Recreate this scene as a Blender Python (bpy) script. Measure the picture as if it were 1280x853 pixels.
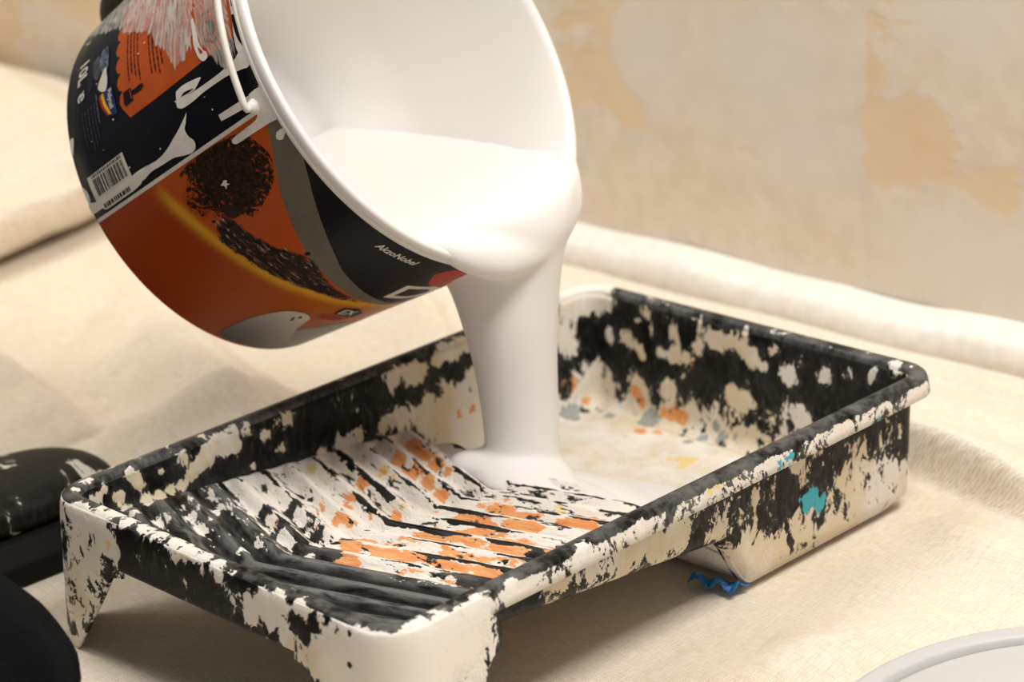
import bpy, bmesh, math, random
import numpy as np
from mathutils import Vector, Matrix
from mathutils.geometry import tessellate_polygon

for o in list(bpy.data.objects):
    bpy.data.objects.remove(o)
S = bpy.context.scene
COL = S.collection
RNG = random.Random(5)

# ------------------------------------------------------------------ camera
def cam_axes(az, pitch, roll):
    a, p, q = (math.radians(v) for v in (az, pitch, roll))
    f = np.array([math.cos(a)*math.cos(p), math.sin(a)*math.cos(p), -math.sin(p)])
    r = np.cross(f, [0, 0, 1]); r /= np.linalg.norm(r); u = np.cross(r, f)
    return math.cos(q)*r+math.sin(q)*u, -math.sin(q)*r+math.cos(q)*u, -f
cd = bpy.data.cameras.new('camera'); cam = bpy.data.objects.new('camera', cd); COL.objects.link(cam)
r_, u_, b_ = cam_axes(137.4435, 20.064, -4.4751)
M = Matrix.Identity(4)
for i, v in enumerate((r_, u_, b_)):
    for j in range(3): M[j][i] = v[j]
M.translation = Vector((.9794, -.8891, .6278)); cam.matrix_world = M
cd.sensor_width = 36; cd.lens = 3000/1280*36; cd.clip_start = .02
cd.dof.use_dof = True; cd.dof.focus_distance = 1.33; cd.dof.aperture_fstop = 7.0
S.camera = cam

# ------------------------------------------------------------------ world and light
W = bpy.data.worlds.new('world'); S.world = W; W.use_nodes = True
bg = W.node_tree.nodes['Background']; bg.inputs[0].default_value = (1, .965, .91, 1); bg.inputs[1].default_value = .25
def area(name, loc, target, sx, sy, power, col):
    l = bpy.data.lights.new(name, 'AREA'); l.shape = 'RECTANGLE'; l.size = sx; l.size_y = sy; l.energy = power; l.color = col
    o = bpy.data.objects.new(name, l); COL.objects.link(o); o.location = loc
    o.rotation_euler = (Vector(target)-Vector(loc)).to_track_quat('-Z', 'Y').to_euler(); return o
area('key_softbox', (.75, .20, 1.7), (-.1, .1, .1), 1.1, .5, 38, (1, .965, .92))  # unseen overhead softbox, added as the key
area('fill_light_far', (-1.2, -.2, 2.2), (-.7, .2, .0), 1.2, 1.2, 34, (1, .95, .88))  # second unseen lamp, added to brighten the cloth at the far left
S.view_settings.view_transform = 'Standard'; S.view_settings.look = 'None'
S.view_settings.exposure = 0.04; S.view_settings.gamma = 1; S.view_settings.use_curve_mapping = False

# ------------------------------------------------------------------ helpers
def link_mesh(name, me, mat=None, parent=None):
    o = bpy.data.objects.new(name, me); COL.objects.link(o)
    if mat: me.materials.append(mat)
    if parent: o.parent = parent
    return o
def mesh(name, V, F, mat=None, parent=None, smooth=True):
    me = bpy.data.meshes.new(name); me.from_pydata([tuple(map(float, v)) for v in V], [], [tuple(map(int, f)) for f in F]); me.update()
    if smooth: me.polygons.foreach_set('use_smooth', [True]*len(me.polygons))
    return link_mesh(name, me, mat, parent)
def fix_normals(o):
    bm = bmesh.new(); bm.from_mesh(o.data); bmesh.ops.recalc_face_normals(bm, faces=bm.faces); bm.to_mesh(o.data); bm.free()
def thing(name, label, cat, loc=(0, 0, 0), group=None):
    o = bpy.data.objects.new(name, None); COL.objects.link(o); o.location = loc; o.empty_display_size = .05
    tag(o, label, cat, group); return o
def tag(o, label, cat=None, group=None):
    o['label'] = label
    if cat: o['category'] = cat
    if group: o['group'] = group
    return o
def grid_faces(nr, nc, closed=False):
    F = []
    for i in range(nr-1):
        for j in range(nc if closed else nc-1):
            k = (j+1) % nc
            F.append((i*nc+j, i*nc+k, (i+1)*nc+k, (i+1)*nc+j))
    return F
def loft(name, loops, mat, parent, closed=True, cap0=False, cap1=False):
    n = len(loops[0]); V = [p for l in loops for p in l]; F = grid_faces(len(loops), n, closed)
    if cap0: F.append(tuple(range(n))[::-1])
    if cap1: F.append(tuple((len(loops)-1)*n+i for i in range(n)))
    return mesh(name, V, F, mat, parent)
def tube(name, pts, rad, mat, parent, n=12, caps=True):
    pts = [np.array(p, float) for p in pts]; loops = []; N = None
    for i, p in enumerate(pts):
        t = pts[min(i+1, len(pts)-1)]-pts[max(i-1, 0)]; t /= np.linalg.norm(t)
        if N is None:
            N = np.cross(t, [0, 0, 1.]) if abs(t[2]) < .9 else np.cross(t, [1., 0, 0])
        N = N-t*(N@t); N /= np.linalg.norm(N); B = np.cross(t, N)
        r = rad[i] if hasattr(rad, '__len__') else rad
        loops.append([p+r*(math.cos(a)*N+math.sin(a)*B) for a in np.linspace(0, 2*math.pi, n, False)])
    o = loft(name, loops, mat, parent, True, caps, caps); fix_normals(o); return o
def spline(pts, n):
    pts = np.array(pts, float); k = len(pts); out = []
    for t in np.linspace(0, k-1, n):
        i = min(int(t), k-2); f = t-i
        p0, p1, p2, p3 = pts[max(i-1, 0)], pts[i], pts[i+1], pts[min(i+2, k-1)]
        out.append(.5*((2*p1)+(-p0+p2)*f+(2*p0-5*p1+4*p2-p3)*f*f+(-p0+3*p1-3*p2+p3)*f**3))
    return np.array(out)
def solid(o, t, off=-1):
    m = o.modifiers.new('solid', 'SOLIDIFY'); m.thickness = t; m.offset = off; return m
def attr(o, name, vals):
    a = o.data.attributes.new(name, 'FLOAT', 'POINT'); a.data.foreach_set('value', np.asarray(vals, np.float32))
# numpy value noise (for cloth relief)
def vnoise(x, y, seed):
    xi = np.floor(x).astype(int); yi = np.floor(y).astype(int); fx = x-xi; fy = y-yi
    fx = fx*fx*fx*(fx*(fx*6-15)+10); fy = fy*fy*fy*(fy*(fy*6-15)+10)
    def h(a, b):
        v = np.sin(a*127.1+b*311.7+seed*74.7)*43758.5453; return v-np.floor(v)
    return (h(xi, yi)*(1-fx)+h(xi+1, yi)*fx)*(1-fy)+(h(xi, yi+1)*(1-fx)+h(xi+1, yi+1)*fx)*fy

class NT:
    """small node-graph writer"""
    def __init__(s, name):
        s.m = bpy.data.materials.new(name); s.m.use_nodes = True; s.t = s.m.node_tree; s.N = s.t.nodes; s.L = s.t.links
        s.b = s.N['Principled BSDF']
    def link(s, sock, v):
        if isinstance(v, bpy.types.NodeSocket): s.L.new(v, sock)
        elif isinstance(v, (tuple, list)) and len(v) == 3 and sock.type == 'RGBA': sock.default_value = (*v, 1)
        else: sock.default_value = v
    def math(s, op, a, b=0., c=None, clamp=False):
        n = s.N.new('ShaderNodeMath'); n.operation = op; n.use_clamp = clamp
        s.link(n.inputs[0], a); s.link(n.inputs[1], b)
        if c is not None: s.link(n.inputs[2], c)
        return n.outputs[0]
    def step(s, v, lo, hi, a=0., b=1.):
        n = s.N.new('ShaderNodeMapRange'); n.interpolation_type = 'SMOOTHSTEP'; s.link(n.inputs[0], v)
        for i, x in enumerate((lo, hi, a, b)): s.link(n.inputs[i+1], x)
        return n.outputs[0]
    def mix(s, f, a, b):
        n = s.N.new('ShaderNodeMix'); n.data_type = 'RGBA'; s.link(n.inputs[0], f); s.link(n.inputs[6], a); s.link(n.inputs[7], b); return n.outputs[2]
    def attr(s, name, out='Fac'):
        n = s.N.new('ShaderNodeAttribute'); n.attribute_name = name; return n.outputs[out]
    def coord(s, scale=(1, 1, 1), rot=(0, 0, 0), loc=(0, 0, 0), src=None):
        if src is None: src = s.N.new('ShaderNodeTexCoord').outputs['Object']
        n = s.N.new('ShaderNodeMapping'); n.inputs['Scale'].default_value = scale; n.inputs['Rotation'].default_value = rot; n.inputs['Location'].default_value = loc
        s.L.new(src, n.inputs[0]); return n.outputs[0]
    def noise(s, vec, scale, detail=4, rough=.55, dist=0., out=0):
        n = s.N.new('ShaderNodeTexNoise'); s.L.new(vec, n.inputs['Vector']); n.inputs['Scale'].default_value = scale
        n.inputs['Detail'].default_value = detail; n.inputs['Roughness'].default_value = rough; n.inputs['Distortion'].default_value = dist; return n.outputs[out]
    def vor(s, vec, scale, feature='F1'):
        n = s.N.new('ShaderNodeTexVoronoi'); n.feature = feature; s.L.new(vec, n.inputs['Vector']); n.inputs['Scale'].default_value = scale; return n.outputs[0]
    def sep(s, vec):
        n = s.N.new('ShaderNodeSeparateXYZ'); s.L.new(vec, n.inputs[0]); return n.outputs
    def bump(s, h, strength=.3, dist=.001):
        n = s.N.new('ShaderNodeBump'); n.inputs['Strength'].default_value = strength; n.inputs['Distance'].default_value = dist; s.L.new(h, n.inputs['Height'])
        s.L.new(n.outputs[0], s.b.inputs['Normal']); return n
    def out(s, col=None, rough=None, **kw):
        if col is not None: s.link(s.b.inputs['Base Color'], col)
        if rough is not None: s.link(s.b.inputs['Roughness'], rough)
        for k, v in kw.items(): s.link(s.b.inputs[k.replace('_', ' ')], v)
        return s.m
def flat(name, col, rough=.5, **kw):
    n = NT(name); c = n.coord(); f = n.noise(c, 90, 3)
    return n.out(n.mix(n.step(f, .3, .7), tuple(v*.93 for v in col), tuple(min(1, v*1.05) for v in col)), rough, **kw)

# ------------------------------------------------------------------ materials
def m_wall():
    n = NT('patched_plaster'); c = n.coord()
    big = n.noise(n.coord((1, 1, .8), loc=(.35, 0, .2)), 3.2, 6, .62, .4)
    fine = n.noise(c, 40, 5, .6); mid = n.noise(n.coord((1, 1, 1.4)), 13, 5, .65, .3)
    a = n.attr('ochre')
    v = n.math('ADD', n.math('MULTIPLY', n.math('SUBTRACT', big, .5), .9), n.math('MULTIPLY', n.math('SUBTRACT', mid, .5), 1.5))
    mask = n.step(n.math('ADD', v, a), .20, .34)
    base = n.mix(n.step(fine, .3, .7), (.70, .61, .49), (.78, .69, .575))
    base = n.mix(n.math('MULTIPLY', n.step(mid, .45, .72), .30), base, (.68, .53, .34))
    base = n.mix(n.attr('filler'), base, (.74, .685, .615))
    col = n.mix(n.math('MULTIPLY', mask, .8), base, n.mix(n.step(mid, .3, .7), (.72, .53, .28), (.78, .62, .40)))
    n.bump(n.math('ADD', n.math('MULTIPLY', mask, -.5), fine), .25, .002)
    return n.out(col, .85)
def m_cloth(name, c0, c1):
    n = NT(name); c = n.coord(rot=(0, 0, .5))
    sp = n.sep(c)
    wx = n.math('SINE', n.math('MULTIPLY', sp[0], 2*math.pi/.0021)); wy = n.math('SINE', n.math('MULTIPLY', sp[1], 2*math.pi/.0021))
    wv = n.math('MULTIPLY', wx, wy)
    slub = n.noise(n.coord((25, 260, 25), (0, 0, .5)), 4, 3); slub2 = n.noise(n.coord((260, 25, 25), (0, 0, .5)), 4, 3)
    blot = n.noise(n.coord(), 7, 4, .6)
    f = n.math('ADD', n.math('MULTIPLY', n.math('ADD', slub, slub2), .5), n.math('MULTIPLY', wv, .10))
    col = n.mix(n.step(f, .30, .62), c0, c1)
    col = n.mix(n.math('MULTIPLY', n.step(blot, .45, .75), .25), col, tuple(v*.9 for v in c0))
    n.bump(n.math('ADD', wv, n.math('MULTIPLY', f, 2.)), .35, .0006)
    return n.out(col, .9)
BLACK = (.0035, .0033, .003)
def m_tray(name, sc=(1, 1, 1), ridged=False):
    """black moulded plastic under layers of dried emulsion"""
    n = NT(name); c = n.coord(sc)
    n1 = n.noise(c, 62, 6, .7, .9); n2 = n.noise(n.coord(sc, loc=(3, 1, 7)), 150, 5, .7, .6); n3 = n.noise(n.coord(sc, loc=(9, 4, 2)), 55, 5, .6, .4)
    n4 = n.noise(n.coord(sc, loc=(5, 8, 1)), 260, 3, .6)
    if ridged:
        p = n.sep(n.coord()); ax_ = n.math('ABSOLUTE', n.math('ADD', p[0], .008))
        vv = n.math('SUBTRACT', p[1], n.math('MULTIPLY', ax_, .36)); cmb = n.N.new('ShaderNodeCombineXYZ')
        n.link(cmb.inputs[0], n.math('MULTIPLY', p[0], .28)); n.link(cmb.inputs[1], vv); c2 = cmb.outputs[0]
        n1 = n.noise(c2, 95, 6, .68, .5); n2 = n.noise(c2, 240, 5, .7, .5); n3 = n.noise(c2, 130, 5, .62, .4); n4 = n.noise(n.coord(src=c2, scale=(.5, 1, 1)), 420, 3, .6)
    ns = n.math('ADD', n.math('MULTIPLY', n.math('SUBTRACT', n1, .5), 2.3), n.math('MULTIPLY', n.math('SUBTRACT', n2, .5), 1.5))
    cov = n.math('ADD', n.attr('cover'), ns)                    # > .5 is painted
    extra = None
    if ridged:
        p = n.sep(n.coord())
        wob = n.math('MULTIPLY', n.math('SUBTRACT', n.noise(n.coord((1, 1, 1)), 160, 3, .7), .5), .0032)
        ph = n.math('DIVIDE', n.math('ADD', n.math('SUBTRACT', p[1], n.math('MULTIPLY', n.math('ABSOLUTE', n.math('ADD', p[0], .008)), .36)), n.math('ADD', wob, .110+.0195*20)), .0195)
        fr = n.math('FRACT', ph)
        idx = n.math('FLOOR', ph)
        w = n.math('ADD', n.math('MULTIPLY', n.noise(n.coord((1, 1, 1), loc=(2, 2, 2), src=c2), 60, 4, .65), 1.15), -.565)   # half width of the bare line
        d = n.math('ABSOLUTE', n.math('SUBTRACT', n.math('FRACT', n.math('ADD', ph, .5)), .44))
        line = n.math('MULTIPLY', n.step(n.math('SUBTRACT', d, w), -.03, .03, 1., 0.), n.attr('stripe'))
        cov = n.math('SUBTRACT', cov, n.math('MULTIPLY', line, 1.7))
        d2 = n.math('ABSOLUTE', n.math('SUBTRACT', fr, .70))
        extra = n.math('MULTIPLY', n.step(d2, .10, .34, 1.15, 0.), n.attr('stripe'))
    white = n.step(cov, .47, .53)
    thick = n.step(cov, .47, 1.1)
    tone = n.noise(n.coord(sc, loc=(1, 6, 3)), 26, 5, .6, .3)
    cream = n.mix(n.step(n.math('ADD', n.math('MULTIPLY', n.math('SUBTRACT', tone, .5), 1.6), n.attr('warm')), .3, .7), (.82, .77, .70), (.72, .62, .44))
    def over(col, at, amt, c2, k=1.0, add=None):
        v = n.attr(at)
        if add is not None: v = n.math('ADD', n.math('MULTIPLY', v, add), n.math('MULTIPLY', v, .30))
        m = n.step(n.math('ADD', v, n.math('ADD', n.math('MULTIPLY', n.math('SUBTRACT', n3, .5), 2.0*k), n.math('MULTIPLY', n.math('SUBTRACT', n2, .5), .9*k))), .5, .62)
        m = n.math('MULTIPLY', m, n.step(v, .02, .12))
        return n.mix(n.math('MULTIPLY', m, amt), col, c2), m
    col, _ = over(cream, 'yellow', .75, (.80, .60, .16))
    col, _ = over(col, 'grey', .8, (.24, .27, .27))
    col, mo = over(col, 'orange', .92, n.mix(n.step(n4, .3, .7), (.76, .23, .035), (.80, .38, .12)), 1.75 if ridged else 1.2, extra)
    smear = n.math('MULTIPLY', n.step(n.math('ADD', cov, n.math('MULTIPLY', n.math('SUBTRACT', n4, .5), 1.6)), .1, .6), .10)
    blk = n.mix(smear, BLACK, (.30, .29, .27))
    blk = n.mix(n.math('MULTIPLY', n.attr('scuff_highlight'), n.step(n.math('ADD', n3, n.math('MULTIPLY', n4, .4)), .5, .9)), blk, (.13, .13, .125))
    col = n.mix(white, blk, col)
    tv = n.attr('teal'); tm = n.math('MULTIPLY', n.step(n.math('ADD', tv, n.math('MULTIPLY', n.math('SUBTRACT', n2, .5), 1.8)), .5, .56), n.step(tv, .02, .1))
    col = n.mix(tm, col, (.05, .42, .52))
    n.bump(n.math('ADD', n.math('MULTIPLY', thick, .8), n.math('MULTIPLY', n2, .35)), .5, .0012)
    return n.out(col, n.mix(white, (.38,)*3, (.58,)*3), Specular_IOR_Level=n.math('MULTIPLY_ADD', white, .24, .14))
WALL = m_wall()
CLOTH = m_cloth('dust_sheet_canvas', (.64, .53, .39), (.83, .755, .645))
SKIRT = flat('white_gloss_trim', (.80, .755, .69), .45)
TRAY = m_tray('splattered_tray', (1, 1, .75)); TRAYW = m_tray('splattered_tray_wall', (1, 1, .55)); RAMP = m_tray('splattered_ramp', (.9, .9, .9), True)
WETPAINT = NT('wet_white_emulsion').out((.80, .775, .75), .5, Specular_IOR_Level=.25)
WETPAINT.node_tree.nodes['Principled BSDF'].inputs['Subsurface Weight'].default_value = .15
WETPAINT.node_tree.nodes['Principled BSDF'].inputs['Subsurface Radius'].default_value = (.01, .009, .008)
WHITEPL = NT('white_polypropylene').out((.84, .82, .79), .4)
DRIP = flat('dried_white_emulsion', (.80, .765, .71), .5)
LIDM = NT('lid_plastic').out((.54, .535, .53), .42)

# ------------------------------------------------------------------ room shell
def plane_grid(name, x0, x1, y0, y1, nx, ny, fn, mat):
    X, Y = np.meshgrid(np.linspace(x0, x1, nx), np.linspace(y0, y1, ny)); P = fn(X, Y)
    return mesh(name, np.stack([a.ravel() for a in P], 1), grid_faces(ny, nx), mat), X, Y
YW = .452
wall, X, Z = plane_grid('wall_back', -3.4, 1.6, -.01, 2.2, 260, 120, lambda x, z: (x, np.full_like(x, YW), z), WALL)
def blob(x, z, cx, cz, rx, rz): return np.exp(-(((x-cx)/rx)**2+((z-cz)/rz)**2))
och = np.zeros_like(X); fil = np.zeros_like(X)
for cx, cz, rx, rz, a in ((-.372, .185, .05, .07, .34), (-.336, .135, .035, .025, .36), (-.355, .24, .05, .05, .3), (-.194, .121, .035, .008, .28), (-.123, .115, .035, .010, .28),
                       (-.035, .150, .055, .045, .50), (.035, .125, .055, .028, .46), (-.072, .19, .018, .09, .46), (.05, .2, .05, .09, .12), (-.02, .20, .05, .04, .22), (-1.27, .10, .09, .08, .5), (-1.08, .15, .055, .04, .5),
                       (-.6, .3, .15, .2, .2), (.5, .4, .3, .3, .2), (-.2, .6, .4, .2, .2), (-.9, .7, .3, .3, .2)):
    och = np.maximum(och, a*blob(X, Z, cx, cz, rx, rz)*1.25)
for cx, cz, rx, rz in ((-.30, .185, .05, .05), (-.18, .19, .09, .06), (-.146, .13, .06, .03), (.0, .25, .07, .04), (.02, .07, .10, .04), (-1.5, .3, .2, .3)):
    fil = np.maximum(fil, .9*blob(X, Z, cx, cz, rx, rz))
och = np.where((X > -.165) & (X < -.088) & (Z > .12), och-.3, och)
attr(wall, 'ochre', (och-.10).ravel()); attr(wall, 'filler', fil.ravel())
wall['kind'] = 'structure'; wall['label'] = 'scraped plaster wall with ochre patches of old paint'
V = [(-3.4, -.9), (1.6, -.9), (1.6, .47), (-3.4, .47)]
fl = mesh('floor', [(x, y, -.012) for x, y in [(-3.4, -2.2), (1.6, -2.2), (1.6, .47), (-3.4, .47)]], [(0, 1, 2, 3)], flat('floor_boards', (.35, .25, .16), .6)); fl['kind'] = 'structure'
prof = [(YW, -.005), (YW-.030, -.005), (YW-.030, .010), (YW-.028, .018), (YW-.022, .024), (YW-.012, .027), (YW, .029)]
bb = loft('baseboard_back', [[(x, y+.0012*math.sin(x*31), z+.0018*math.sin(x*17)+.001*math.sin(x*43)) for x in np.linspace(-3.4, 1.6, 240)] for y, z in prof], SKIRT, None, False); fix_normals(bb); bb['kind'] = 'structure'

# ------------------------------------------------------------------ dust sheets
def ridge(x, y, x0, y0, x1, y1, w, h, w2=None):
    """a soft crease from (x0,y0) to (x1,y1)"""
    dx, dy = x1-x0, y1-y0; L = math.hypot(dx, dy); t = ((x-x0)*dx+(y-y0)*dy)/L/L; s = ((x-x0)*-dy+(y-y0)*dx)/L
    e = np.clip(t, 0, 1); end = np.exp(-((t-e)*L/.05)**2)
    return h*end*np.where(s > 0, np.exp(-(s/w)**2), np.exp(-(s/(w2 or w))**2))*np.sin(np.clip(t*.9+.05, 0, 1)*math.pi)**.5
def sheet(x, y):
    near = np.clip(1-np.maximum(np.maximum(abs(x)-.17, 0), np.maximum(abs(y)-.23, 0))/.16, 0, 1)   # stays flat under the tray
    z = .030*(vnoise(x*5+3, y*5, 1)-.45)+.016*(vnoise(x*11, y*9+2, 2)-.5)+.007*(vnoise(x*26, y*21, 3)-.5)
    far = np.clip((-.25-x)/.4, 0, 1); z = z*(.42+.9*far)
    z = z*(1-near)**1.3
    zf = ridge(x, y, -.62, .16, -.30, .06, .016, .012, .05)+ridge(x, y, -.52, .34, -.26, .20, .014, .010, .05)+ridge(x, y, -.40, -.02, -.30, .11, .012, .010, .03)
    zf += ridge(x, y, -.70, .0, -.42, -.03, .014, .014, .05)+ridge(x, y, -.33, .14, -.22, .30, .010, .008, .03)+ridge(x, y, -.75, .35, -.5, .22, .02, .012, .05)
    zf += ridge(x, y, -.50, .10, -.26, .02, .012, .008, .04)+ridge(x, y, -.46, .25, -.30, .30, .016, .008, .05)
    z += 1.7*zf
    z += ridge(x, y, .175, -.05, .34, .20, .03, .006)+ridge(x, y, .20, .02, .45, .10, .014, .007, .035)+ridge(x, y, .17, -.17, .30, -.05, .02, .007)
    z += ridge(x, y, .02, .270, .235, .236, .05, .036, .006)            # lifted fold behind the tray corner
    z += ridge(x, y, .165, .20, .30, .16, .020, .010)+ridge(x, y, -.2, .36, .3, .36, .02, .006)
    z += .5*np.clip(x+2.2, None, 0)*0
    lidk = np.clip(((x-.4035)**2+(y-.009)**2-.145**2)/(.19**2-.145**2), 0, 1); z = np.where(lidk < 1, np.minimum(z, .012)*lidk, z)
    under = (abs(x) < .155) & (abs(y) < .235)
    z = np.where(under, np.minimum(z, .0), np.maximum(z, -.004))
    z = np.where((x < -.86) & (y > -.4), np.minimum(z, -.006), z)
    return np.where(y > .40, np.maximum(z, (y-.40)*.15), z)-.0012
nx, ny = 620, 480
gx = np.concatenate([np.linspace(-2.6, -.9, 120, False), np.linspace(-.9, .42, 440, False), np.linspace(.42, 1.3, 60)])
gy = np.concatenate([np.linspace(-1.4, -.45, 90, False), np.linspace(-.45, .424, 390)])
X, Y = np.meshgrid(gx, gy); Zs = sheet(X, Y)
ds = mesh('dust_sheet', np.stack([X.ravel(), Y.ravel(), Zs.ravel()], 1), grid_faces(len(gy), len(gx)), CLOTH)
tag(ds, 'cream cotton canvas dust sheet spread rumpled over the whole floor', 'dust sheet')
ys = np.linspace(-.45, .42, 150); prof = spline([(-.86, .004), (-.815, .002), (-.785, .014), (-.778, .034), (-.795, .058), (-.84, .078), (-.92, .082), (-1.02, .10), (-1.13, .13), (-1.24, .12), (-1.37, .08), (-1.6, .02), (-1.8, .012)], 90)
loops = []
for y in ys:
    k = min(1, (.44-y)/.10, (y+.47)/.12)
    yy = np.full(len(prof), y); t = np.linspace(0, 1, len(prof)); sh = -.10*(y-.13)/.13*.40
    px = prof[:, 0]+sh+.018*(vnoise(yy*9, t*4, 11)-.5); pz = prof[:, 1]*(.55+.45*k)*(1+.55*(vnoise(yy*6, t*9, 12)-.5))+.012*(vnoise(yy*15+t*8, t*13, 13)-.5)*np.clip(t*4, 0, 1)
    loops.append(np.stack([px, yy+.02*(vnoise(t*6, yy*5, 14)-.5)*0, np.maximum(pz, .003)], 1))
bs = loft('bunched_fold', loops, CLOTH, ds, False); fix_normals(bs)

# ------------------------------------------------------------------ paint tray
H = .09
TR = thing('paint_tray', 'black plastic roller tray crusted with cream and orange dried paint', 'paint tray')
HX, HY = .150, .225
def rrect(hx, hy, r, n=640):
    """rounded rectangle; even arc-length samples, starting mid right side going to +y"""
    segs = []
    def arc(cx, cy, a0, a1): return [(cx+r*math.cos(a), cy+r*math.sin(a)) for a in np.linspace(a0, a1, 24)]
    P = [(hx, 0)]+arc(hx-r, hy-r, 0, math.pi/2)+arc(-hx+r, hy-r, math.pi/2, math.pi)+arc(-hx+r, -hy+r, math.pi, 1.5*math.pi)+arc(hx-r, -hy+r, 1.5*math.pi, 2*math.pi)+[(hx, 0)]
    P = np.array(P); d = np.r_[0, np.cumsum(np.hypot(*np.diff(P, axis=0).T))]; t = np.linspace(0, d[-1], n, False)
    return np.stack([np.interp(t, d, P[:, 0]), np.interp(t, d, P[:, 1])], 1), t, d[-1]
R0 = .023
def loop(off, z, n=640):
    P, t, L = rrect(HX+off, HY+off, max(.006, R0+off), n); zz = np.full(n, z) if np.isscalar(z) else z
    return np.c_[P, zz]
rim = [loop(-.0105, H-.006), loop(-.0102, H-.0025), loop(-.0085, H-.0004), loop(-.005, H+.0004), loop(-.0012, H-.0002), loop(.0008, H-.0018), loop(.0016, H-.004), loop(.0022, H-.0075), loop(.0028, H-.0125), loop(.0014, H-.0132), loop(-.0005, H-.0105), loop(-.004, H-.007)]
rimo = loft('rim', rim, TRAY, TR)
# ramp and well
def floor_z(y):
    y = np.asarray(y, float)
    r = H-.0295-.11*(y+.1457); w = H-.085
    k = np.clip((y-.034)/.030, 0, 1); k = k*k*(3-2*k)
    f = np.clip((-.190-y)/.022, 0, 1)
    return r*(1-k)+w*k+.006*f*f
def phase(x, y): return (y-.36*np.sqrt((x+.008)**2+.004**2)+.110)/.0195
def ridge_z(x, y):
    a = np.clip((y+.207)/.02, 0, 1)*np.clip((.050-y)/.016, 0, 1)
    p = phase(x, y); e = np.clip((.1345-abs(x))/.008, .12, 1)
    return .0033*a*e*np.cos(2*math.pi*p)
def depth_at(y): return H-floor_z(y)
n = 640; rows = 26
W0, tt, Ltot = rrect(HX-.0105, HY-.0105, R0-.0105, n)
loops = []
for k in range(rows):
    t = k/(rows-1); pts = np.zeros((n, 3))
    fil = .010; wallp = min(1, t/.75); ft = max(0, (t-.75)/.25)
    dep = depth_at(W0[:, 1])
    inset = .045*dep*wallp+fil*(1-math.cos(ft*math.pi/2)); zz = H-.004-(dep-.004-fil)*wallp-fil*math.sin(ft*math.pi/2)
    for _ in range(1):
        hx, hy, r = HX-.0105, HY-.0105, R0-.0105
        P = W0.copy(); c = np.stack([np.clip(P[:, 0], -(hx-r), hx-r), np.clip(P[:, 1], -(hy-r), hy-r)], 1)
        nv = P-c; nv /= np.maximum(np.linalg.norm(nv, axis=1), 1e-9)[:, None]
    pts[:, :2] = W0-nv*inset[:, None]; pts[:, 2] = zz
    loops.append(pts)
wallo = loft('basin_wall', loops, TRAYW, TR); solid(wallo, .0022, -1)
def halfw(y):
    d = depth_at(y); base = .1395-.045*d-.0035
    k = np.clip((abs(y)-(.2145-.03))/.025, 0, 1); return base-.010*(1-np.sqrt(1-np.clip(k, 0, .999)**2))
def floor_part(name, y0, y1, ny, nx, mat):
    yy = np.linspace(y0, y1, ny); u = np.linspace(-1, 1, nx); Yg, U = np.meshgrid(yy, u, indexing='ij'); Xg = U*halfw(Yg)
    Zg = floor_z(Yg)+ridge_z(Xg, Yg)+.0034*np.clip((.05-Yg)/.02, 0, 1)
    return mesh(name, np.stack([Xg.ravel(), Yg.ravel(), Zg.ravel()], 1), grid_faces(ny, nx), mat, TR)
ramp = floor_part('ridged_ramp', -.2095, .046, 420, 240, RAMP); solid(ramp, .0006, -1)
well = floor_part('well_floor', .046, .2085, 140, 150, TRAYW); solid(well, .002, -1)
# skirt round the shallow end and its two legs
P, t, L = rrect(HX+.0028, HY+.0028, R0+.0028, 1500)
y0 = -.150
sel = np.where(P[:, 1] < y0)[0]; SP = P[sel]
arc = np.r_[0, np.cumsum(np.hypot(*np.diff(SP, axis=0).T))]
cs = [np.argmin(np.hypot(SP[:, 0]-sx*(HX+.0028), SP[:, 1]+HY+.0028)) for sx in (-1, 1)]
dist = np.min([abs(arc-arc[c]) for c in cs], axis=0)
cen = np.stack([np.clip(SP[:, 0], -(HX-R0), HX-R0), np.clip(SP[:, 1], -(HY-R0), None)], 1)
nv = SP-cen; nv /= np.linalg.norm(nv, axis=1)[:, None]
def arch(d):   # bottom height (below the rim) as a function of distance from the leg's corner
    lo, hi = .020, .060
    k = np.clip((d-lo)/(hi-lo), 0, 1); lin = .0905-(.0905-.036)*k
    e = np.clip((d-.052)/.020, 0, 1); e = e*e*(3-2*e)
    return lin*(1-e)+.0330*e
ZM = .0285
def strip(name, idx, top, bot, rows, mat, lift=0):
    loops = []
    for k in range(rows):
        f = k/(rows-1); d = top+(bot[idx]-top)*f if not np.isscalar(bot) else np.full(len(idx), top+(bot-top)*f)
        o = np.interp(d, [.0012, .004, .0075, .0125], [-.0019, -.0008, -.0001, .0004])+.075*np.maximum(d-.0115, 0)+lift-.0042*np.clip(1-np.minimum(arc[idx], arc[-1]-arc[idx])/.014, 0, 1)**2
        loops.append(np.c_[SP[idx]+nv[idx]*o[:, None], H-d])
    ob = loft(name, loops, mat, TR, False); fix_normals(ob); return ob
ai = np.arange(len(SP)); bot = arch(dist)
skirt = strip('skirt', ai, .0012, ZM, 24, TRAY); solid(skirt, .0022, -1)
legs = []
for c in cs:
    idx = ai[(abs(arc-arc[c]) < .0705)]
    lf = .0003*np.clip((.0700-abs(arc[idx]-arc[c]))/.008, 0, 1)-.0001
    lg = strip('leg', idx, .0012, np.maximum(bot, ZM+.0002), 50, TRAY, lf); solid(lg, .0024, -1); legs.append(lg)

# where paint has built up on the tray: (x, y, z, radius, amount) per layer
PAINT = {'cover': [], 'orange': [], 'teal': [], 'yellow': [], 'grey': [], 'warm': [], 'bare': []}
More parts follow.
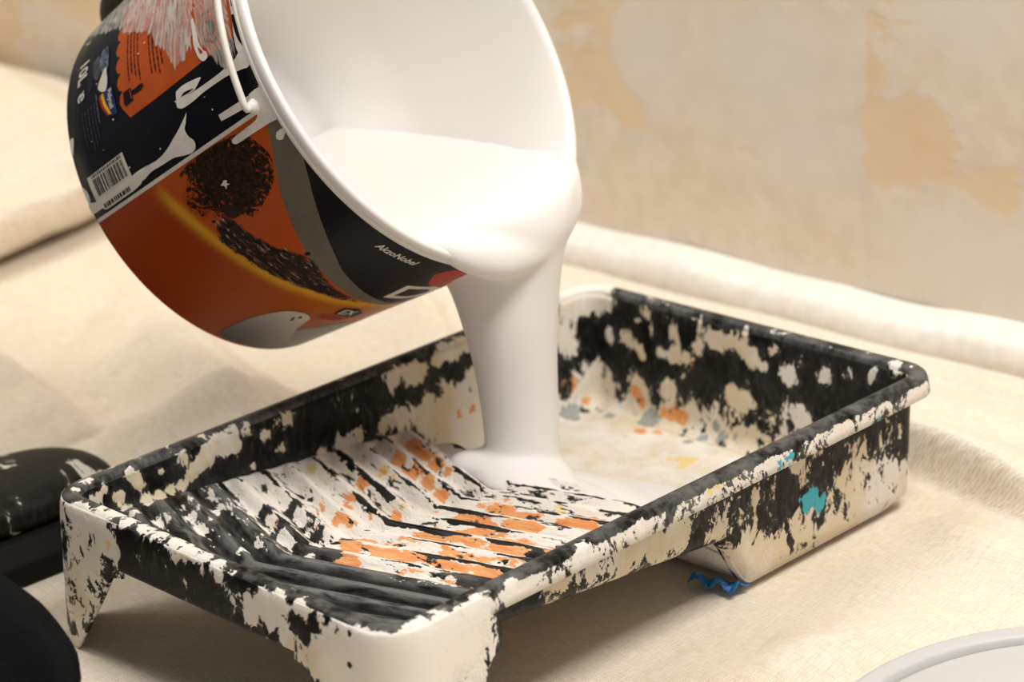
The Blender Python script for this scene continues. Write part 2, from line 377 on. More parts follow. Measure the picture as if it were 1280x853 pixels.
#PAINT_BEGIN
PAINT['cover'] = [(-0.1397, -0.1741, 0.0865, 0.0038, 1.00), (-0.1387, -0.1687, 0.0776, 0.0039, 1.00), (-0.1391, -0.1718, 0.0822, 0.0033, 1.00), (-0.1390, -0.1530, 0.0797, 0.0028, 1.00), (-0.1393, -0.1362, 0.0832, 0.0045, 1.00), (-0.1384, -0.1860, 0.0751, 0.0033, 1.00), (-0.1384, -0.1826, 0.0750, 0.0027, 1.00), (-0.1392, -0.1940, 0.0829, 0.0033, 0.90), (-0.1358, -0.1673, 0.0665, 0.0044, 1.00), (-0.1367, -0.1579, 0.0665, 0.0044, 1.00), (-0.1374, -0.1484, 0.0671, 0.0045, 1.00), (-0.1378, -0.1415, 0.0676, 0.0033, 1.00), (-0.1358, -0.1832, 0.0681, 0.0044, 1.00), (-0.1200, -0.1877, 0.0715, 0.0043, 1.00), (-0.1383, -0.1333, 0.0714, 0.0039, 1.00), (-0.1386, -0.1278, 0.0746, 0.0050, 1.00), (-0.1388, -0.1218, 0.0772, 0.0062, 1.00), (-0.1391, -0.1144, 0.0809, 0.0067, 1.00), (-0.1393, -0.1064, 0.0839, 0.0062, 1.00), (-0.1394, -0.0977, 0.0846, 0.0051, 0.80), (-0.1395, -0.0876, 0.0854, 0.0062, 0.70), (-0.1388, -0.1042, 0.0769, 0.0051, 0.90), (-0.1387, -0.0969, 0.0760, 0.0034, 1.00), (-0.1390, -0.1363, 0.0801, 0.0033, 0.90), (-0.1392, -0.0567, 0.0820, 0.0069, 0.70), (-0.1388, -0.0755, 0.0767, 0.0040, 0.80), (-0.1391, 0.0444, 0.0791, 0.0084, 1.00), (-0.1392, 0.0328, 0.0805, 0.0065, 1.00), (-0.1391, 0.0549, 0.0791, 0.0066, 1.00), (-0.1393, 0.0838, 0.0822, 0.0085, 1.00), (-0.1393, 0.0731, 0.0822, 0.0066, 1.00), (-0.1393, 0.0962, 0.0829, 0.0061, 1.00), (-0.1379, -0.0640, 0.0638, 0.0040, 0.90), (-0.1373, -0.0877, 0.0609, 0.0028, 1.00), (-0.1371, -0.0038, 0.0527, 0.0053, 1.00), (-0.1374, 0.0326, 0.0520, 0.0084, 0.90), (-0.1374, 0.0190, 0.0532, 0.0059, 0.80), (-0.1374, 0.0533, 0.0485, 0.0108, 1.10), (-0.1373, 0.0742, 0.0450, 0.0134, 1.10), (-0.1371, 0.0939, 0.0408, 0.0135, 1.20), (-0.1361, 0.0925, 0.0231, 0.0160, 1.20), (-0.1363, 0.0713, 0.0273, 0.0134, 1.20), (-0.1381, 0.0985, 0.0608, 0.0073, 0.90), (-0.1353, -0.0204, 0.0505, 0.0053, 1.00), (-0.1326, -0.0358, 0.0510, 0.0052, 1.00), (-0.1363, -0.0094, 0.0509, 0.0047, 1.00), (-0.1439, -0.2036, 0.0902, 0.0033, 1.00), (-0.1385, -0.2130, 0.0899, 0.0038, 1.00), (-0.1477, -0.1811, 0.0900, 0.0028, 1.00), (-0.1469, -0.1632, 0.0901, 0.0028, 0.90), (-0.1441, -0.1950, 0.0902, 0.0027, 0.80), (-0.1470, -0.1438, 0.0901, 0.0033, 0.70), (-0.1440, -0.1190, 0.0902, 0.0039, 0.70), (-0.1450, -0.0037, 0.0904, 0.0047, 0.60), (-0.1385, -0.2019, 0.0783, 0.0049, 1.00), (-0.1034, -0.2168, 0.0897, 0.0048, 1.00), (-0.0880, -0.2188, 0.0901, 0.0055, 1.00), (-0.0742, -0.2198, 0.0904, 0.0055, 1.00), (-0.0595, -0.2206, 0.0903, 0.0054, 1.00), (-0.0451, -0.2212, 0.0902, 0.0061, 1.00), (-0.0310, -0.2219, 0.0901, 0.0061, 1.00), (-0.0164, -0.2231, 0.0899, 0.0060, 1.00), (-0.0027, -0.2237, 0.0898, 0.0052, 1.00), (0.0100, -0.2238, 0.0898, 0.0045, 1.00), (0.0241, -0.2239, 0.0897, 0.0029, 0.80), (0.0641, -0.2248, 0.0890, 0.0029, 0.50), (0.1316, -0.2217, 0.0900, 0.0032, 0.60), (-0.1187, -0.2271, 0.0863, 0.0075, 1.00), (-0.1066, -0.2275, 0.0847, 0.0074, 1.10), (-0.0947, -0.2279, 0.0823, 0.0079, 1.10), (-0.0899, -0.2287, 0.0740, 0.0068, 1.10), (-0.0802, -0.2287, 0.0728, 0.0047, 1.10), (-0.1157, -0.2290, 0.0703, 0.0096, 0.90), (-0.1228, -0.2308, 0.0462, 0.0108, 0.62), (-0.1115, -0.2313, 0.0395, 0.0097, 0.62), (-0.1268, -0.2332, 0.0150, 0.0087, 0.55), (-0.1017, -0.2302, 0.0547, 0.0075, 0.75), (-0.0248, -0.2275, 0.0835, 0.0025, 0.75), (-0.0167, -0.2286, 0.0733, 0.0035, 0.75), (-0.0079, -0.2268, 0.0866, 0.0025, 0.70), (0.0143, -0.2274, 0.0840, 0.0040, 0.75), (0.0253, -0.2281, 0.0786, 0.0044, 0.75), (0.0410, -0.2283, 0.0769, 0.0059, 1.00), (-0.0345, -0.2282, 0.0780, 0.0036, 0.50), (0.0017, -0.2274, 0.0840, 0.0040, 0.50), (0.0533, -0.2276, 0.0831, 0.0063, 1.10), (0.0664, -0.2272, 0.0851, 0.0067, 1.10), (0.0822, -0.2272, 0.0854, 0.0062, 1.10), (0.0405, -0.2288, 0.0704, 0.0049, 1.00), (0.0595, -0.2287, 0.0725, 0.0068, 1.10), (0.0736, -0.2291, 0.0669, 0.0067, 1.00), (0.0976, -0.2287, 0.0745, 0.0066, 1.10), (0.1006, -0.2296, 0.0621, 0.0095, 1.30), (0.1241, -0.2283, 0.0783, 0.0102, 1.30), (0.1137, -0.2298, 0.0597, 0.0118, 1.30), (0.1390, -0.2252, 0.0796, 0.0101, 1.40), (0.1483, -0.2177, 0.0772, 0.0115, 1.40), (0.1529, -0.2054, 0.0803, 0.0111, 1.40), (0.1533, -0.1898, 0.0785, 0.0102, 1.40), (0.1531, -0.1738, 0.0809, 0.0070, 1.30), (0.1518, -0.1641, 0.0870, 0.0052, 1.20), (0.1544, -0.2033, 0.0642, 0.0158, 1.40), (0.1542, -0.1781, 0.0672, 0.0117, 1.40), (0.1456, -0.2219, 0.0670, 0.0139, 1.40), (0.1334, -0.2190, 0.0904, 0.0042, -0.50), (0.1409, -0.2150, 0.0902, 0.0041, -0.50), (0.1032, -0.1735, 0.0657, 0.0044, -0.50), (0.0993, -0.1562, 0.0631, 0.0044, -0.50), (0.1060, -0.1474, 0.0673, 0.0044, -0.50), (0.1027, -0.1301, 0.0651, 0.0044, -0.50), (0.0985, -0.1115, 0.0633, 0.0045, -0.50), (0.0965, -0.0916, 0.0612, 0.0045, -0.50), (0.0852, -0.0628, 0.0537, 0.0046, -0.50), (0.1416, -0.0970, 0.0896, 0.0044, -0.50), (0.1423, -0.0796, 0.0898, 0.0044, -0.50), (0.1430, -0.0618, 0.0899, 0.0045, -0.50), (0.1436, -0.0372, 0.0901, 0.0045, -0.50), (0.1430, -0.0108, 0.0900, 0.0046, -0.50), (0.0810, -0.2280, 0.0803, 0.0033, -0.30), (0.0861, -0.2287, 0.0744, 0.0038, -0.30), (0.0946, -0.2281, 0.0801, 0.0028, -0.30), (0.1036, -0.2255, 0.0887, 0.0023, -0.20), (0.1222, -0.2274, 0.0849, 0.0019, -0.20), (0.1217, -0.2292, 0.0680, 0.0023, 0.10), (0.0738, -0.2247, 0.0891, 0.0024, -0.10), (0.0330, -0.2277, 0.0826, 0.0029, 0.20), (0.1516, -0.1425, 0.0861, 0.0048, 1.00), (0.1526, -0.1355, 0.0791, 0.0067, 0.90), (0.1403, -0.0978, 0.0675, 0.0079, 0.85), (0.1402, -0.0735, 0.0651, 0.0110, 0.90), (0.1401, -0.0485, 0.0627, 0.0131, 0.95), (0.1401, -0.0228, 0.0626, 0.0143, 0.95), (0.1403, -0.0031, 0.0650, 0.0113, 0.85), (0.1515, -0.0893, 0.0863, 0.0068, 0.80), (0.1522, -0.0471, 0.0823, 0.0080, 0.85), (0.1513, -0.1548, 0.0750, 0.0076, 0.35), (0.1383, -0.1027, 0.0594, 0.0049, 0.40), (0.1401, 0.0374, 0.0599, 0.0158, 0.42), (0.1405, 0.0686, 0.0637, 0.0160, 0.45), (0.1404, 0.1010, 0.0623, 0.0163, 0.42), (0.1403, 0.1535, 0.0595, 0.0134, 0.38), (0.1403, 0.1846, 0.0593, 0.0102, 0.45), (0.1383, 0.0513, 0.0265, 0.0129, 1.10), (0.1376, 0.0727, 0.0129, 0.0109, 0.95), (0.1379, 0.1018, 0.0149, 0.0154, 0.72), (0.1371, 0.1402, 0.0108, 0.0169, 0.72), (0.1365, 0.1720, 0.0096, 0.0160, 0.80), (0.1384, 0.1899, 0.0251, 0.0115, 0.75), (0.1393, 0.1464, 0.0408, 0.0140, 0.62), (0.1384, 0.1165, 0.0253, 0.0111, 0.50), (0.1394, 0.0307, 0.0497, 0.0084, 0.80), (0.1391, 0.1162, 0.0386, 0.0066, 0.80), (-0.1393, 0.2091, 0.0892, 0.0152, 1.20), (-0.1393, 0.1943, 0.0830, 0.0114, 1.10), (-0.1293, 0.2141, 0.0839, 0.0089, 1.00), (-0.1382, 0.1873, 0.0620, 0.0082, 1.10), (-0.1378, 0.1933, 0.0543, 0.0064, 1.10), (-0.1211, 0.2131, 0.0606, 0.0044, 1.00), (-0.1197, 0.2128, 0.0551, 0.0032, 1.00), (-0.1052, 0.2131, 0.0593, 0.0057, 1.10), (-0.0955, 0.2129, 0.0556, 0.0050, 1.10), (-0.0904, 0.2125, 0.0497, 0.0038, 1.00), (-0.0718, 0.2129, 0.0554, 0.0050, 1.10), (-0.0608, 0.2129, 0.0561, 0.0056, 1.10), (-0.0506, 0.2129, 0.0571, 0.0037, 1.00), (-0.0397, 0.2135, 0.0668, 0.0049, 1.00), (-0.0269, 0.2138, 0.0728, 0.0067, 1.10), (-0.0143, 0.2139, 0.0755, 0.0067, 1.10), (-0.0025, 0.2138, 0.0735, 0.0060, 1.10), (0.0077, 0.2136, 0.0691, 0.0054, 1.10), (0.0179, 0.2134, 0.0647, 0.0042, 1.00), (0.0381, 0.2134, 0.0653, 0.0066, 1.10), (0.0267, 0.2140, 0.0775, 0.0054, 0.70), (0.0010, 0.2145, 0.0852, 0.0048, 0.80), (-0.0845, 0.2142, 0.0812, 0.0062, 0.55), (-0.0625, 0.2142, 0.0811, 0.0074, 0.50), (-0.0409, 0.2143, 0.0827, 0.0074, 0.50), (-0.0627, 0.2137, 0.0710, 0.0050, 0.60), (-0.0810, 0.2136, 0.0689, 0.0037, 0.70), (0.0480, 0.2139, 0.0756, 0.0053, 0.60), (0.0676, 0.2136, 0.0702, 0.0071, 0.55), (0.0868, 0.2139, 0.0745, 0.0070, 0.50), (0.1057, 0.2140, 0.0776, 0.0046, 0.60), (-0.0958, 0.2139, 0.0744, 0.0038, 0.70), (-0.1361, 0.2043, 0.0287, 0.0077, 0.90), (-0.1238, 0.2111, 0.0221, 0.0077, 0.90), (-0.0969, 0.2114, 0.0293, 0.0051, 0.90), (-0.0678, 0.2116, 0.0323, 0.0056, 1.00), (-0.0118, 0.2120, 0.0404, 0.0061, 1.10), (-0.0007, 0.2119, 0.0385, 0.0073, 1.10), (0.1239, 0.2148, 0.0873, 0.0052, 0.90), (0.1344, 0.2129, 0.0881, 0.0034, 0.80), (0.0481, 0.2120, 0.0387, 0.0072, 0.90), (-0.1022, -0.1739, 0.0703, 0.0092, 0.56), (-0.1176, -0.1534, 0.0648, 0.0075, 0.59), (-0.1018, -0.1606, 0.0640, 0.0074, 0.56), (-0.0801, -0.1681, 0.0651, 0.0091, 0.56), (-0.1024, -0.1454, 0.0608, 0.0075, 0.50), (-0.0525, -0.1713, 0.0699, 0.0090, 0.56), (-0.0279, -0.1818, 0.0710, 0.0070, 0.56), (-0.1086, -0.1786, 0.0652, 0.0083, 0.56), (-0.1211, -0.1334, 0.0618, 0.0076, 0.43), (-0.0774, -0.1436, 0.0670, 0.0083, 0.37), (-0.0566, -0.1494, 0.0672, 0.0091, 0.43), (-0.0338, -0.1574, 0.0680, 0.0071, 0.43), (0.1503, -0.1580, 0.0886, 0.0080, 0.50), (0.0913, -0.1200, 0.0592, 0.0085, 0.43), (-0.0100, -0.1740, 0.0648, 0.0044, 0.50), (-0.0127, -0.1518, 0.0644, 0.0047, 0.00), (0.0066, -0.1460, 0.0663, 0.0057, -0.20), (-0.0247, -0.1301, 0.0603, 0.0053, 0.05), (-0.0424, -0.1298, 0.0603, 0.0053, 0.10), (-0.0460, -0.1395, 0.0639, 0.0064, 0.00), (-0.0734, -0.1296, 0.0629, 0.0054, 0.20), (-0.0691, -0.1143, 0.0585, 0.0044, 0.10), (-0.0131, -0.1681, 0.0690, 0.0062, -0.40), (0.0009, -0.1681, 0.0681, 0.0072, -0.50), (0.0158, -0.1633, 0.0672, 0.0071, -0.40), (0.0331, -0.1579, 0.0658, 0.0071, -0.30), (-0.1121, -0.0997, 0.0563, 0.0056, 0.50)]
PAINT['orange'] = [(-0.1369, 0.0840, 0.0384, 0.0055, 0.90), (-0.1369, 0.0949, 0.0382, 0.0049, 0.90), (-0.1363, 0.1884, 0.0266, 0.0057, 1.00), (-0.1364, 0.1768, 0.0279, 0.0044, 1.00), (-0.0971, 0.2111, 0.0222, 0.0057, 1.00), (-0.0935, 0.2108, 0.0172, 0.0057, 1.00), (-0.0414, 0.2125, 0.0495, 0.0049, 1.20), (-0.0329, 0.2125, 0.0492, 0.0049, 1.20), (-0.0589, 0.2143, 0.0830, 0.0037, 0.00), (-0.0650, 0.2103, 0.0123, 0.0063, 1.00), (-0.0562, 0.2102, 0.0121, 0.0056, 1.00), (-0.0749, 0.1899, 0.0050, 0.0075, 1.00), (-0.0651, 0.1953, 0.0050, 0.0062, 1.00), (-0.0696, 0.2105, 0.0135, 0.0057, 0.90), (-0.1163, 0.2107, 0.0149, 0.0064, 0.70), (-0.1333, 0.1996, 0.0086, 0.0058, 0.60), (-0.1051, 0.0169, 0.0452, 0.0102, 0.72), (-0.0937, -0.0066, 0.0480, 0.0109, 0.72), (-0.0732, -0.0148, 0.0480, 0.0116, 0.72), (-0.0491, -0.0232, 0.0492, 0.0098, 0.72), (-0.0707, 0.0027, 0.0452, 0.0075, 0.72), (-0.0297, -0.0310, 0.0493, 0.0088, 0.72), (-0.0521, -0.0552, 0.0572, 0.0096, 0.58), (-0.0767, -0.0502, 0.0543, 0.0098, 0.58), (-0.0551, -0.0780, 0.0568, 0.0096, 0.65), (-0.0359, -0.1031, 0.0608, 0.0094, 0.65), (-0.0289, -0.1207, 0.0642, 0.0069, 0.65), (-0.0161, -0.1075, 0.0629, 0.0077, 0.65), (-0.0273, -0.0860, 0.0595, 0.0070, 0.65), (-0.0223, -0.0756, 0.0529, 0.0079, 0.65), (-0.0891, 0.0166, 0.0493, 0.0084, 0.72), (-0.0559, -0.0005, 0.0475, 0.0066, 0.72), (0.0087, -0.1257, 0.0641, 0.0196, 0.65), (0.0331, -0.1173, 0.0629, 0.0224, 0.68), (0.0612, -0.1067, 0.0621, 0.0222, 0.72), (0.0887, -0.0964, 0.0613, 0.0205, 0.72), (0.0878, -0.0588, 0.0564, 0.0155, 0.95), (0.0660, -0.0118, 0.0476, 0.0139, 0.95), (0.0376, -0.0610, 0.0529, 0.0199, 0.68), (0.0468, -0.0313, 0.0546, 0.0139, 0.95), (0.0225, -0.0841, 0.0574, 0.0168, 0.65), (0.0708, -0.0674, 0.0548, 0.0145, 0.95), (0.0169, -0.0479, 0.0525, 0.0156, 0.72), (0.0143, -0.0296, 0.0502, 0.0126, 0.72), (0.0171, -0.1447, 0.0639, 0.0104, 0.65), (-0.0517, -0.1346, 0.0656, 0.0047, 0.72), (-0.0308, -0.1317, 0.0592, 0.0046, 0.72), (-0.0588, -0.0998, 0.0560, 0.0047, 0.58)]
PAINT['yellow'] = [(-0.0830, -0.0289, 0.0515, 0.0051, 1.00), (-0.0684, -0.0352, 0.0511, 0.0051, 0.90), (-0.0207, -0.0669, 0.0584, 0.0049, 0.90), (-0.1187, -0.0569, 0.0527, 0.0052, 0.90), (-0.1118, -0.0208, 0.0484, 0.0052, 0.80), (-0.0818, 0.0133, 0.0496, 0.0052, 0.70), (0.1509, 0.1351, 0.0878, 0.0049, 1.20), (-0.0205, 0.1702, 0.0050, 0.0152, 0.55), (0.1461, 0.0123, 0.0902, 0.0113, 0.50), (0.0416, -0.0004, 0.0469, 0.0065, 0.50), (-0.1064, -0.2279, 0.0825, 0.0074, 0.50), (-0.0874, -0.2286, 0.0757, 0.0053, 0.60)]
PAINT['teal'] = [(0.1393, 0.1124, 0.0415, 0.0074, 1.10), (0.1391, 0.1073, 0.0382, 0.0067, 1.00), (0.1389, 0.1200, 0.0345, 0.0060, 1.00), (0.1394, 0.1028, 0.0440, 0.0052, 0.90), (0.1523, 0.0768, 0.0814, 0.0036, 0.90), (0.1524, 0.0695, 0.0805, 0.0036, 0.80), (0.1526, 0.0588, 0.0794, 0.0036, 0.80), (0.1522, 0.0806, 0.0826, 0.0029, 0.90), (0.1527, 0.1612, 0.0780, 0.0022, 0.90), (0.0957, -0.2286, 0.0752, 0.0019, 0.60)]
PAINT['grey'] = [(-0.0792, 0.2067, 0.0071, 0.0088, 0.90), (-0.0989, 0.2078, 0.0080, 0.0064, 0.80), (-0.1317, 0.1780, 0.0071, 0.0089, 1.00), (-0.1331, 0.1875, 0.0085, 0.0058, 0.90), (-0.0316, 0.2066, 0.0070, 0.0074, 0.90), (-0.0153, 0.2083, 0.0087, 0.0074, 0.90), (-0.1128, 0.1981, 0.0050, 0.0057, 0.70), (-0.1225, 0.2001, 0.0050, 0.0045, 0.70), (-0.0062, 0.2102, 0.0120, 0.0055, 0.80), (-0.0240, 0.2105, 0.0134, 0.0056, 0.80), (-0.0372, 0.1966, 0.0050, 0.0056, 0.70)]
PAINT['warm'] = [(0.1401, -0.0357, 0.0626, 0.0304, 0.15), (0.1402, -0.0735, 0.0651, 0.0199, 0.12), (0.1383, 0.0513, 0.0265, 0.0214, 0.60), (0.1381, 0.1470, 0.0192, 0.0394, 0.60), (0.1387, 0.1015, 0.0309, 0.0274, 0.50), (-0.1083, -0.2294, 0.0650, 0.0267, 0.55), (-0.1254, -0.2324, 0.0255, 0.0218, 0.50), (0.1539, -0.2018, 0.0724, 0.0278, -0.20), (-0.0250, 0.1752, 0.0050, 0.0549, 0.60), (0.1461, 0.0123, 0.0902, 0.0308, 0.60), (-0.1371, 0.0735, 0.0407, 0.0243, 0.50)]
#PAINT_END
def paint(o, cover=.0, warm=.0, scuff_highlight=0., stripe=None, grad=None):
    V = np.empty(len(o.data.vertices)*3, np.float32); o.data.vertices.foreach_get('co', V); V = V.reshape(-1, 3)
    for k in ('cover', 'orange', 'teal', 'yellow', 'grey', 'warm'):
        base = np.full(len(V), {'cover': cover, 'warm': warm}.get(k, 0.))
        if k == 'cover' and grad is not None: base = base+grad(V)
        for x, y, z, r, a in PAINT[k]:
            d2 = ((V-np.array((x, y, z)))**2).sum(1)/(r*r); m = d2 < 4
            g = np.zeros(len(V)); g[m] = np.exp(-(d2[m]/1.25)**1.0)
            base = np.maximum(base, a*g) if a > 0 and k != 'cover' else base*(1-g)+a*g
        attr(o, k, base)
    attr(o, 'scuff_highlight', scuff_highlight(V) if callable(scuff_highlight) else np.full(len(V), scuff_highlight)); attr(o, 'stripe', np.zeros(len(V)) if stripe is None else stripe(V))
def wall_grad(V):
    inside = 1.0
    dep = (H-V[:, 2]); g = np.where(V[:, 1] > .06, .55*np.clip((dep-.040)/.03, 0, 1.3), 0)
    return g+np.where((V[:, 0] > .12) & (V[:, 1] > -.14), .08, 0)
paint(rimo, -.05, .2, .9, grad=lambda V: np.where((V[:, 2] < H-.0022) & (V[:, 0] > .149), .62, 0)+np.where((V[:, 1] > .2) & (V[:, 2] > H-.002), .25, 0))
paint(wallo, .02, .55, .15, grad=wall_grad)
paint(ramp, .72, .2, lambda V: .25+1.6*np.clip(np.cos(2*math.pi*(phase(V[:, 0], V[:, 1])+.06)), 0, 1)**1.5*np.clip((-1.8-phase(V[:, 0], V[:, 1]))/.8, 0, 1), stripe=lambda V: np.clip((phase(V[:, 0], V[:, 1])+3.4)/1.0, 0, 1)*np.clip((.045-V[:, 1])/.01, 0, 1),  # grey crests at the shallow end are highlights painted into the colour
      grad=lambda V: -.75*np.clip((-2.4-phase(V[:, 0], V[:, 1]))/1.2, 0, 1))
paint(well, 1.0, .45)
paint(skirt, .05, .35)
for l in legs: paint(l, .52, .3)

# ------------------------------------------------------------------ paint bucket (label laid out in mm: u round the tub, v down from the rim)
BC = Vector((-.09687, .03452, .20977+H)); az, el = math.radians(16.5493), math.radians(30.0821)
AX = Vector((math.cos(az)*math.cos(el), math.sin(az)*math.cos(el), math.sin(el)))
BU = AX.cross(Vector((0, 0, 1))).normalized(); BV = AX.cross(BU)
RR, RB, BH = .13893, .13893*.87322, .17841
K = (RR-RB)/BH
TH0 = -.0430698   # angle of the label seam
BK = thing('paint_bucket', 'tilted black and orange plastic paint bucket pouring white paint', 'bucket')
def bp(th, s, off=0.):
    """point on the tub wall: s metres below the rim plane, off metres proud"""
    r = RR-K*s+off; return BC-AX*s+(BU*math.cos(th)+BV*math.sin(th))*r
def bring(s, r, n=180): return [BC-AX*s+(BU*math.cos(a)+BV*math.sin(a))*r for a in np.linspace(0, 2*math.pi, n, False)]
BLK = NT('label_black'); _c = BLK.coord(); BLK = BLK.out(BLK.mix(BLK.step(BLK.noise(_c, 60, 4), .4, .8), (.003, .0035, .009), (.005, .006, .012)), .34, Specular_IOR_Level=.13)
def rw(s): return RR-K*s
tub = loft('tub', [bring(.001, rw(.001))]+[bring(s, rw(s)) for s in np.linspace(.003, BH-.0012, 12)]+[bring(BH-.0004, rw(BH)-.0008), bring(BH, rw(BH)-.004)]+[bring(BH-.003, rw(BH)-.008), bring(BH-.004, .001)], BLK, BK)
lip = loft('lip', [bring(.0035, rw(.0035)+.0001), bring(.0032, rw(0)+.0010), bring(.0005, rw(0)+.0018), bring(-.0004, rw(0)+.0010), bring(-.0012, rw(0)+.0018), bring(-.0048, rw(0)+.0018), bring(-.0064, rw(0)+.0008), bring(-.0066, rw(0)-.0010), bring(-.0056, rw(0)-.0028), bring(-.001, rw(0)-.0038), bring(.03, rw(.03)-.0035), bring(.10, rw(.10)-.0035), bring(BH-.006, rw(BH)-.0035), bring(BH-.006, .001)], WHITEPL, BK)
for o in (tub, lip): fix_normals(o)
UR = .139
def uvp(u, v, off): return bp(TH0+u/1000/UR, v/1000, off)
class _L: n = 0
def clip(poly, u, keep_ge):
    out = []
    for i in range(len(poly)):
        a, b = poly[i], poly[(i+1) % len(poly)]; ia = (a[0] >= u) == keep_ge or a[0] == u; ib = (b[0] >= u) == keep_ge or b[0] == u
        if ia: out.append(a)
        if ia != ib and a[0] != b[0]:
            t = (u-a[0])/(b[0]-a[0]); out.append((u, a[1]+t*(b[1]-a[1])))
    return out
def decal(name, poly, mat, layer, parent=None, label=None, colfn=None, dv=None):
    """a flat printed (or dried) shape wrapped round the tub"""
    off = .00008+.00009*layer; V = []; F = []
    u0, u1 = min(p[0] for p in poly), max(p[0] for p in poly); st = 6.0
    k0 = math.floor(u0/st); k1 = math.ceil(u1/st)
    for k in range(k0, k1):
        q = clip(clip(poly, k*st, True), (k+1)*st, False)
        if len(q) < 3: continue
        cells = [q]
        if dv:
            cells = []; sw = [(v, u) for u, v in q]; v0, v1 = min(a[0] for a in sw), max(a[0] for a in sw)
            for m in range(math.floor(v0/dv), math.ceil(v1/dv)):
                c = clip(clip(sw, m*dv, True), (m+1)*dv, False)
                if len(c) >= 3: cells.append([(u, v) for v, u in c])
        for c in cells:
            try: tris = tessellate_polygon([[Vector((a, b, 0)) for a, b in c]])
            except Exception: continue
            b0 = len(V); V += c; F += [tuple(b0+i for i in t) for t in tris]
    if not F: return None
    o = mesh(name, [uvp(u, v, off) for u, v in V], F, mat, parent or BK)
    a = o.data.attributes.new('luv', 'FLOAT_VECTOR', 'POINT'); a.data.foreach_set('vector', np.array([(u/100, v/100, 0) for u, v in V], np.float32).ravel())
    if colfn:
        ca = o.data.color_attributes.new('ink', 'FLOAT_COLOR', 'POINT'); ca.data.foreach_set('color', np.array([(*colfn(u, v), 1) for u, v in V], np.float32).ravel())
    bm = bmesh.new(); bm.from_mesh(o.data)
    for f in bm.faces:
        c = f.calc_center_median()-BC; rad = c-AX*c.dot(AX)
        if f.normal.dot(rad) < 0: f.normal_flip()
    bm.to_mesh(o.data); bm.free()
    if label: o['label'] = label
    return o
def edge_attr(o, poly, w):
    q = np.empty(len(o.data.vertices)*3, np.float32); o.data.attributes['luv'].data.foreach_get('vector', q); q = q.reshape(-1, 3)[:, :2]*100
    A = np.array(poly); B = np.roll(A, -1, 0); dm = np.full(len(q), 1e9)
    for a, b in zip(A, B):
        t = np.clip(((q-a)@(b-a))/((b-a)@(b-a)+1e-9), 0, 1); dm = np.minimum(dm, np.hypot(*(q-a-t[:, None]*(b-a)).T))
    attr(o, 'edge', np.clip(dm/w, 0, 1))
def dense(poly, step=4.):
    out = []
    for i in range(len(poly)):
        a, b = np.array(poly[i]), np.array(poly[(i+1) % len(poly)]); k = max(1, int(np.hypot(*(b-a))/step))
        out += [tuple(a+(b-a)*j/k) for j in range(k)]
    return out
def smoothp(poly, n=None):
    q = list(poly)+[poly[0]]; return [tuple(p) for p in spline(q, n or len(poly)*5)[:-1]]
def ink(name, col, rough=.34): return flat(name, col, rough, Specular_IOR_Level=.14)
def m_ink():
    n = NT('printed_ink'); return n.out(n.attr('ink', 'Color'), .32, Specular_IOR_Level=.14)
INK = m_ink()
ORANGE = ink('orange_ink', (.50, .085, .012)); GREY = ink('grey_ink', (.155, .135, .105)); CREAMI = ink('white_ink', (.74, .70, .63), .35)
NAVY = ink('navy_ink', (.02, .035, .13)); PALEB = ink('pale_blue_ink', (.16, .20, .30)); REDI = ink('red_ink', (.42, .03, .02)); YEL = ink('yellow_ink', (.85, .50, .02)); DGREY = ink('dark_grey_ink', (.055, .06, .075)); BLKI = ink('black_ink', (.004, .0042, .007))
rect = lambda u0, v0, u1, v1: [(u0, v0), (u1, v0), (u1, v1), (u0, v1)]
scal = []
uu = -196.0
while uu < -58:
    scal += [(uu, 116.5), (uu+2.2, 119.8), (uu+6.5, 121.2), (uu+10.8, 119.8)]; uu += 13.0
decal('label_panel', [(-45, 6), (-45.2, 90), (-46, 114.5)]+[p for p in reversed(scal)]+[(-196, 4)], ORANGE, 1, label='orange instruction panel with scalloped edge')
arc_u = [0, 5.4, 25.5, 45.5, 65.6, 83, 102, 117.4, 137.6, 175, 230, 300]; arc_v = [117.5, 115.2, 108.6, 103, 98.0, 94.2, 90.8, 87, 83.5, 79.5, 76, 74]
def front_col(u, v):
    d = v-np.interp(u, arc_u, arc_v)
    a = np.array((.50, .085, .012)); g = np.array((.72, .36, .02)); dk = np.array((.36, .045, .003))
    amb = np.array((.52, .17, .012))
    lo = dk+(amb-dk)*np.clip((u-60)/90, 0, 1)*math.exp(-max(d, 0)/30)
    base = a if d < 0 else lo
    k = math.exp(-(d/3.2)**2) if d < 1 else math.exp(-((d-1)/5.5)**2)
    return base+(g-base)*k*np.clip((u+2)/20, 0, 1)
decal('label_panel', dense(rect(0, .5, 270, BH*1000-1.5), 6), INK, 1, label='orange front panel shading to gold', colfn=front_col, dv=2.0)
gl = [(6.3, .5), (6.5, 10.8), (12, 15), (18.8, 18.3), (25.3, 21.9), (45.4, 35.5), (71.3, 49.2), (91.3, 58.2), (124, 69.6), (150, 76.5), (175, 80.5), (230, 83)]
gr = [(270, 80), (230, 79.5), (200, 78.5), (174.5, 75.5), (142.2, 64.9), (113.1, 52.6), (98.7, 43.4), (87.1, 36.4), (73.9, 28.3), (56.1, 17.2), (49, 12.4), (28.7, .5)]
decal('label_band', gl+[(270, 83)]+gr, GREY, 2, label='grey curved band across the front label')
decal('label_panel', [(28.7, .5)]+gr[::-1][1:]+[(270, .5)], BLKI, 2, label='black front panel')
decal('seam_line', [(-2.2, 14), (.4, 14), (.4, 176.6), (-2.2, 176.6)], CREAMI, 3)
decal('red_badge', smoothp([(160, 22), (171, 37), (186, 45), (205, 42), (212, 26), (200, 12), (180, 8), (166, 12)]), REDI, 3)
